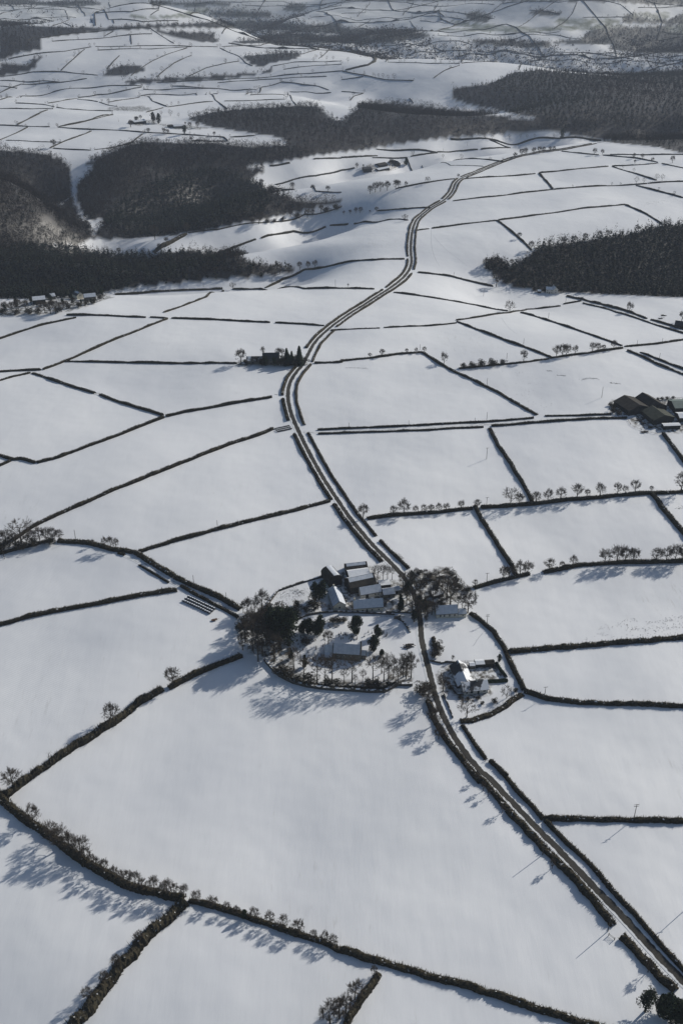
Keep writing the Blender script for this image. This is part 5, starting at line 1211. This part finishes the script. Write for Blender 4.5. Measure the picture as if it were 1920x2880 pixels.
# ------------------------------------------------------------------ bales, graves, van, farm clutter
def bale_proto():
    m = MB(); k = 14; r = .62; L = 1.2; V = []
    for (x, rr) in ((-L / 2, r * .9), (-L / 2 + .08, r), (L / 2 - .08, r), (L / 2, r * .9)):
        V += [(x, rr * math.cos(2 * math.pi * j / k), r + rr * math.sin(2 * math.pi * j / k)) for j in range(k)]
    Q = [(i * k + j, i * k + (j + 1) % k, (i + 1) * k + (j + 1) % k, (i + 1) * k + j) for i in range(3) for j in range(k)]
    T = [(0, j + 1, j) for j in range(1, k - 1)] + [(3 * k, 3 * k + j, 3 * k + j + 1) for j in range(1, k - 1)]
    m.add(V, T, Q); wm = m.mesh('wrap'); wm.materials.append(M['black'])
    c = MB().prism([(.40 * math.cos(t) * 1.0, r + (r + .02) * 1.0 * math.sin(t) if False else 1.12 + .16 * math.sin(t)) for t in np.linspace(0, math.pi, 8)], 'x', -.5, .5).mesh('snow_cap'); c.materials.append(M['snowcap'])
    return wm, c
BW, BC = bale_proto()
def bales(A, B, rows, rowstep, n, label, group):
    g = ground(parse(f'{A} {B}')); d = (g[1] - g[0])[:2]; L = np.linalg.norm(d); u = d / L; nn = np.array([-u[1], u[0]]); ang = math.atan2(u[1], u[0])
    for r_ in range(rows):
        for k in range(n):
            p = g[0][:2] + u * (k + .5) * L / n - nn * r_ * rowstep + rng.normal(0, .06, 2)
            o = empty('wrapped_bale', (p[0], p[1], float(hgt(*p)) - .02), ang + rng.normal(0, .03)); tag(o, label.format(ORD[r_]), 'bale', group.format(ORD[r_]))
            link('wrap', BW, None, o); link('snow_cap', BC, None, o)
bales('G 862,292', '990,352', 3, 2.1, 13, 'black round bale with a snow cap in the {} row by the lane', '{} row of black wrapped bales beside the lane')
bales('E 1262,600', '1330,585', 3, 2.3, 8, 'black round bale in the {} row of the stack at the road junction', '{} row of black bales at the farm road junction')
def gravestone(P, kind, label, group):
    o = empty('gravestone', P, R(random.uniform(-8, 8) + 80)); tag(o, label, 'gravestone', group)
    if kind == 0:
        MB().prism([(-.35, -.2), (.35, -.2), (.35, .9)] + [(.35 * math.cos(t), .9 + .28 * math.sin(t)) for t in np.linspace(.3, 2.84, 6)] + [(-.35, .9)], 'y', -.08, .08).obj('headstone', M['grave'], o)
    elif kind == 1:
        m = MB(); m.box(-.09, -.08, -.1, .09, .08, 1.6); m.box(-.4, -.075, 1.0, -.09, .075, 1.2); m.box(.09, -.075, 1.0, .4, .075, 1.2); m.obj('cross', M['grave'], o)
    else:
        m = MB(); m.tube([(0, 0, .3), (0, 0, 1.9), (0, 0, 2.5)], [.28, .18, .03], 4); m.obj('obelisk', M['grave'], o)
    MB().box(-.45, -.2, -.2, .45, .2, .18).obj('plinth', M['grave'], o)
GR = 'M 755,330 780,320 800,340 820,335 780,380 800,375 830,330 870,380 885,360 900,355 910,370 925,385 952,385 955,372 1037,352 1080,305 1120,315 1250,305 1285,330 1280,345 1270,355 950,340 890,400 760,355 840,345'.split()[1:]
for q in GR:
    x, y = map(float, q.split(',')); gravestone(ground(src('M', [(x, y)]))[0], random.choice((0, 0, 1)), 'grey gravestone standing in snow between the isolated yew and the church roof', 'gravestones above the church')
for q in 'M 300,400 310,440 330,470 290,490 420,530 430,560 440,600 415,590 470,600 540,590 560,560 595,380 640,240 660,255 700,240 720,250 740,245 690,150 805,190 815,180 580,460 600,440 330,520 360,500'.split()[1:]:
    x, y = map(float, q.split(',')); gravestone(ground(src('M', [(x, y)]))[0], random.choice((0, 0, 1)), 'grey gravestone standing in snow in the left hand half of the churchyard', 'gravestones left of the church')
gravestone(ground(src('M', [(505, 492)]))[0], 2, 'pointed obelisk monument standing alone left of the church', None)
gravestone(ground(src('M', [(1246, 320)]))[0], 2, 'tall pointed monument right of the leaning yew', None)
def van():
    P = ground(src('K', [(1418, 528)]))[0]; o = empty('parked_van', P, R(8)); tag(o, 'white van parked in the farmyard behind the long farmhouse', 'van')
    MB().prism([(-2.4, .35), (2.35, .35), (2.4, .95), (1.75, 1.15), (1.25, 1.85), (-2.35, 1.95), (-2.45, 1.8)], 'y', -.95, .95).obj('body', M['van'], o)
    MB().prism([(1.36, 1.24), (1.74, 1.2), (1.32, 1.76), (1.2, 1.76)], 'y', -.97, .97).obj('window', M['glass'], o)
    MB().prism([(-2.2, 1.25), (1.1, 1.25), (1.1, 1.7), (-2.2, 1.72)], 'y', -.965, .965).obj('side_window', M['glass'], o)
    for x in (-1.5, 1.45):
        for y in (-.82, .82):
            w_ = MB().tube([(x, y - .11, .34), (x, y + .11, .34)], [.34, .34], 14).obj('wheel', M['tyre'], o)
    MB().box(-2.2, -.8, 1.955, 1.0, .8, 2.02).obj('snow_layer', M['snowcap'], o)
van()
def car(c, x, y, rz, label, m):
    P = ground(src(c, [(x, y)]))[0]; o = empty('parked_car', P, rz); tag(o, label, 'car')
    MB().prism([(-2.05, .3), (2.0, .3), (2.05, .75), (1.1, .9), (.55, 1.38), (-1.1, 1.4), (-1.9, .98), (-2.1, .9)], 'y', -.82, .82).obj('body', M[m], o)
    MB().prism([(-1.0, .97), (.85, .95), (.5, 1.3), (-1.0, 1.32)], 'y', -.835, .835).obj('window', M['glass'], o)
    for x_ in (-1.3, 1.3):
        for y_ in (-.75, .75): MB().tube([(x_, y_ - .09, .31), (x_, y_ + .09, .31)], [.31, .31], 12).obj('wheel', M['tyre'], o)
car('N', 570, 505, R(100), 'dark car parked in the shade left of the bungalow', 'slate')
car('L', 330, 528, R(80), 'dark car at the gable of the long farmhouse', 'slate')
def trailer():
    P = ground(src('G', [(985, 400)]))[0]; o = empty('farm_trailer', P, R(25)); tag(o, 'small dark flat farm trailer standing alone in the snow below the bales', 'trailer')
    MB().box(-1.6, -.7, .5, 1.6, .7, .62).obj('bed', M['rust'], o)
    m = MB(); m.tube([(1.6, 0, .5), (2.8, 0, .35)], [.06, .05], 6); m.obj('drawbar', M['rust'], o)
    for y in (-.8, .8): MB().tube([(-.4, y - .1, .33), (-.4, y + .1, .33)], [.33, .33], 12).obj('wheel', M['tyre'], o)
trailer()
def hurdles():
    g = ground(src('L', [(445, 10), (505, 65)]))
    for k in range(4):
        P = g[0] + (g[1] - g[0]) * (k / 3.0) * .8; P[2] = float(hgt(P[0], P[1])); o = empty('sheep_hurdle', P, R(20))
        tag(o, f'{ORD[k]} metal hurdle from the top in the pen in the field right of the road', 'hurdle', 'hurdles of the field pen')
        m = MB()
        for x in (-2, -.7, .7, 2): m.tube([(x, 0, 0), (x, 0, 1.1)], [.05] * 2, 5)
        m.obj('uprights', M['pole'], o); m = MB()
        for z in (.25, .55, .85, 1.1): m.tube([(-2, 0, z), (2, 0, z)], [.045] * 2, 5)
        m.obj('bars', M['pole'], o)
hurdles()
def rubble(c, pts, label, name='log_pile', mt='pole'):
    for i, (x, y) in enumerate(pts):
        P = ground(src(c, [(x, y)]))[0]; m = MB()
        for k in range(9):
            a = random.uniform(-.5, .5); x0, y0 = random.uniform(-1.5, 1.5), random.uniform(-1, 1); z = random.uniform(.1, .9)
            m.tube([(x0 - math.cos(a) * 1.6, y0 - math.sin(a) * 1.6, z), (x0 + math.cos(a) * 1.6, y0 + math.sin(a) * 1.6, z + random.uniform(-.2, .3))], [.2, .16], 6)
        o = m.obj(name, M[mt]); o.location = P; tag(o, label.format(ORD[i]), 'log pile')
rubble('M', [(1385, 150), (1545, 455), (1520, 475)], '{} dark heap of brushwood down the right side of the churchyard', 'brushwood_heap')
rubble('P', [(760, 680), (820, 730), (870, 640), (960, 800), (860, 890), (1320, 800), (1420, 810)], '{} heap of scrap timber in the yard of the big farm')
rubble('L', [(1210, 395), (930, 250), (820, 290), (910, 365)], '{} snow flecked pile of timber in the plot right of the road')
rubble('U', [(1335, 435), (1360, 405)], '{} pile of timber in the field left of the small dark barn')

def tufts():
    V = []; r = np.random.default_rng(5)
    for t, n, w_ in (('F 25,318 70,318 118,320', 60, 1.5), ('F 940,330 965,333', 25, 1), ('F 990,352 1025,354', 40, 1), ('F 1100,372 1130,366 1175,368', 90, 1.5), ('F 1235,387 1275,391', 60, 1.2),
                 ('H 1180,440 1250,430 1330,390 1360,408', 40, 2), ('H 1290,425 1350,440 1420,440 1480,436 1568,425', 110, 3), ('H 1110,490 1200,460 1260,480 1400,470 1568,455', 50, 3), ('H 1400,410 1470,405 1568,380', 60, 2),
                 ('F 1540,965 1568,960', 30, 2), ('E 1265,440 1280,443', 20, .6), ('F 800,340 900,500', 60, 12), ('D 1380,420 1480,400 1568,400', 120, 8), ('K 480,480 600,440 780,420', 160, 5), ('K 640,400 760,430', 90, 3), ('I 640,640 660,620 740,640', 30, 6), ('A 930,225 1100,255', 0, 1)):
        if n == 0: continue
        P = resample(ground(parse(t)), .5); q = P[r.integers(0, len(P), n)] + r.normal(0, w_ * .5, (n, 2)); z = hgt(q[:, 0], q[:, 1])
        for k in range(3):
            a = r.uniform(0, 6.28, n); L = r.uniform(.1, .36, n); c = np.c_[q, z]; dx = np.stack([np.cos(a), np.sin(a), 0 * a], 1)
            V.append(np.stack([c - dx * L[:, None] * .6, c + dx * L[:, None] * .6, c + np.c_[r.normal(0, .1, (n, 2)), L]], 1).reshape(-1, 3))
    V = np.concatenate(V); tag(link('grass_tufts', mesh_from('grass_tufts', V, tris=np.arange(len(V)).reshape(-1, 3)), M['hedge']), 'dark grass tufts poking through the snow in scattered lines', 'grass', kind='stuff')
tufts()
def tracks():
    for i, (t, w_) in enumerate((('D 412,530 410,600 425,660 450,700', .5), ('D 418,560 470,620 540,670 575,700', .4), ('L 1290,1010 1350,920 1400,860', .5), ('F 735,90 760,130 800,160', .4))):
        P = resample(smooth_path(ground(parse(t))), 1.0); P = P + rng.normal(0, .12, P.shape); N = normals(P); V = []
        for c, z in ((-.5, .02), (0, .035), (.5, .02)):
            q = P + N * c * w_; V.append(np.c_[q, hgt(q[:, 0], q[:, 1]) + z])
        V = np.stack(V, 1).reshape(-1, 3); Q = [(a * 3 + b + 1, a * 3 + b, a * 3 + 3 + b, a * 3 + 4 + b) for a in range(len(P) - 1) for b in (0, 1)]
        tag(link('track', mesh_from('track', V, quads=Q), M['lane_snow']), kind='structure')
M['lane_snow'] = mat('trodden_snow', (.50, .52, .56), .9, (.62, .64, .67), 1.2)
tracks()
def far_country():
    # patchwork of hedged fields and wooded hollows on the farthest hills
    r = np.random.default_rng(23); hv = []; ang = .35
    nodes = {}
    def node(i, j):
        if (i, j) not in nodes:
            x = (i + r.uniform(-.32, .32)) * 260; y = 2950 + (j + r.uniform(-.32, .32)) * 230; nodes[(i, j)] = (x * math.cos(ang) - (y - 4000) * math.sin(ang) * .5, x * math.sin(ang) * .5 + y)
        return np.array(nodes[(i, j)])
    for i in range(-13, 14):
        for j in range(-4, 24):
            for (di, dj) in ((1, 0), (0, 1)):
                if r.uniform() < .22: continue
                a, b = node(i, j), node(i + di, j + dj)
                if min(a[1], b[1]) < 2780 or max(abs(a[0]), abs(b[0])) > .5 * max(a[1], b[1]) + 300: continue
                P = resample(np.array([a, (a + b) / 2 + r.normal(0, 12, 2), b]), 16); N = normals(P); V = []
                lf = r.uniform(.6, 1.5, len(P)); lf = np.where(r.uniform(0, 1, len(P)) < .07, 3.2, lf)
                for c, z in ((-1.2, -.3), (-.6, 2.0), (.6, 2.0), (1.2, -.3)):
                    q = P + N * c; V.append(np.c_[q, hgt(q[:, 0], q[:, 1]) + z * (lf if z > 0 else 1)])
                hv.append(np.stack(V, 1))
    VV = []; QQ = []; s_ = 0
    for v in hv:
        n = len(v); VV.append(v.reshape(-1, 3)); i, j = np.meshgrid(np.arange(n - 1), np.arange(3), indexing='ij'); a = s_ + (i * 4 + j).ravel()
        QQ.append(np.stack([a, a + 4, a + 5, a + 1], 1)); s_ += n * 4
    tag(link('distant_hedges', mesh_from('distant_hedges', np.concatenate(VV), quads=np.concatenate(QQ)), M['hedge_far']), 'network of hedges on the hazy farthest hills', 'hedges', kind='stuff')
    X, Y = np.meshgrid(np.arange(-3600, 3600, 15.), np.arange(2850, 7600, 15.)); X = (X + r.uniform(-7, 7, X.shape)).ravel(); Y = (Y + r.uniform(-7, 7, Y.shape)).ravel()
    k = np.abs(X) < .4 * Y + 150; X, Y = X[k], Y[k]; Z = hgt(X, Y)
    nz = 14 * np.sin(X / 190 + 1.3 * np.sin(Y / 260)) * np.sin(Y / 150 + X / 420) + 9 * np.sin(X / 77 - Y / 63) + r.normal(0, 3, len(X))
    k = (Z + nz < -28); P = np.stack([X, Y, Z], 1)[k]; m = 9; n = len(P); H = r.uniform(8, 14, n)
    v = r.normal(0, 1, (n, m, 3)); v /= np.linalg.norm(v, axis=-1, keepdims=True)
    c = P[:, None] + np.array([0, 0, 1]) * (H * .6)[:, None, None] + v * (H * .5)[:, None, None]
    a = r.normal(0, 1, (n, m, 3)) * 1.9; b = r.normal(0, 1, (n, m, 3)) * 1.9; a[..., 2] *= .7
    V = np.stack([c - a, c + a, c + b], 2).reshape(-1, 3)
    tag(link('far_woodland', mesh_from('far_woodland', V, tris=np.arange(len(V)).reshape(-1, 3)), M['wood']), 'hazy woods in the hollows of the farthest hills', 'woodland', kind='stuff')
    print('far woods', n)
far_country()
# ------------------------------------------------------------------ haze
def haze():
    zlo = float(GZ.min()) - 1.0; zhi = max(CAM_H, float(GZ.max())) + 25
    X = float(half_w(14000)) + 20
    V = [(-X, -130, zlo), (X, -130, zlo), (X, 14030, zlo), (-X, 14030, zlo), (-X, -130, zhi), (X, -130, zhi), (X, 14030, zhi), (-X, 14030, zhi)]
    me = mesh_from('haze', V, quads=[(0, 3, 2, 1), (4, 5, 6, 7), (0, 1, 5, 4), (1, 2, 6, 5), (2, 3, 7, 6), (3, 0, 4, 7)])
    m = bpy.data.materials.new('haze'); m.use_nodes = True; n = m.node_tree.nodes
    n.remove(n['Principled BSDF']); v = n.new('ShaderNodeVolumePrincipled')
    v.inputs['Color'].default_value = (.64, .74, .92, 1); v.inputs['Density'].default_value = HAZE; v.inputs['Anisotropy'].default_value = .0
    m.node_tree.links.new(v.outputs[0], n['Material Output'].inputs['Volume'])
    o = link('haze', me, m); tag(o, 'thin pale blue winter haze over the valleys', 'haze', kind='stuff')
HAZE = 0.000074
haze()
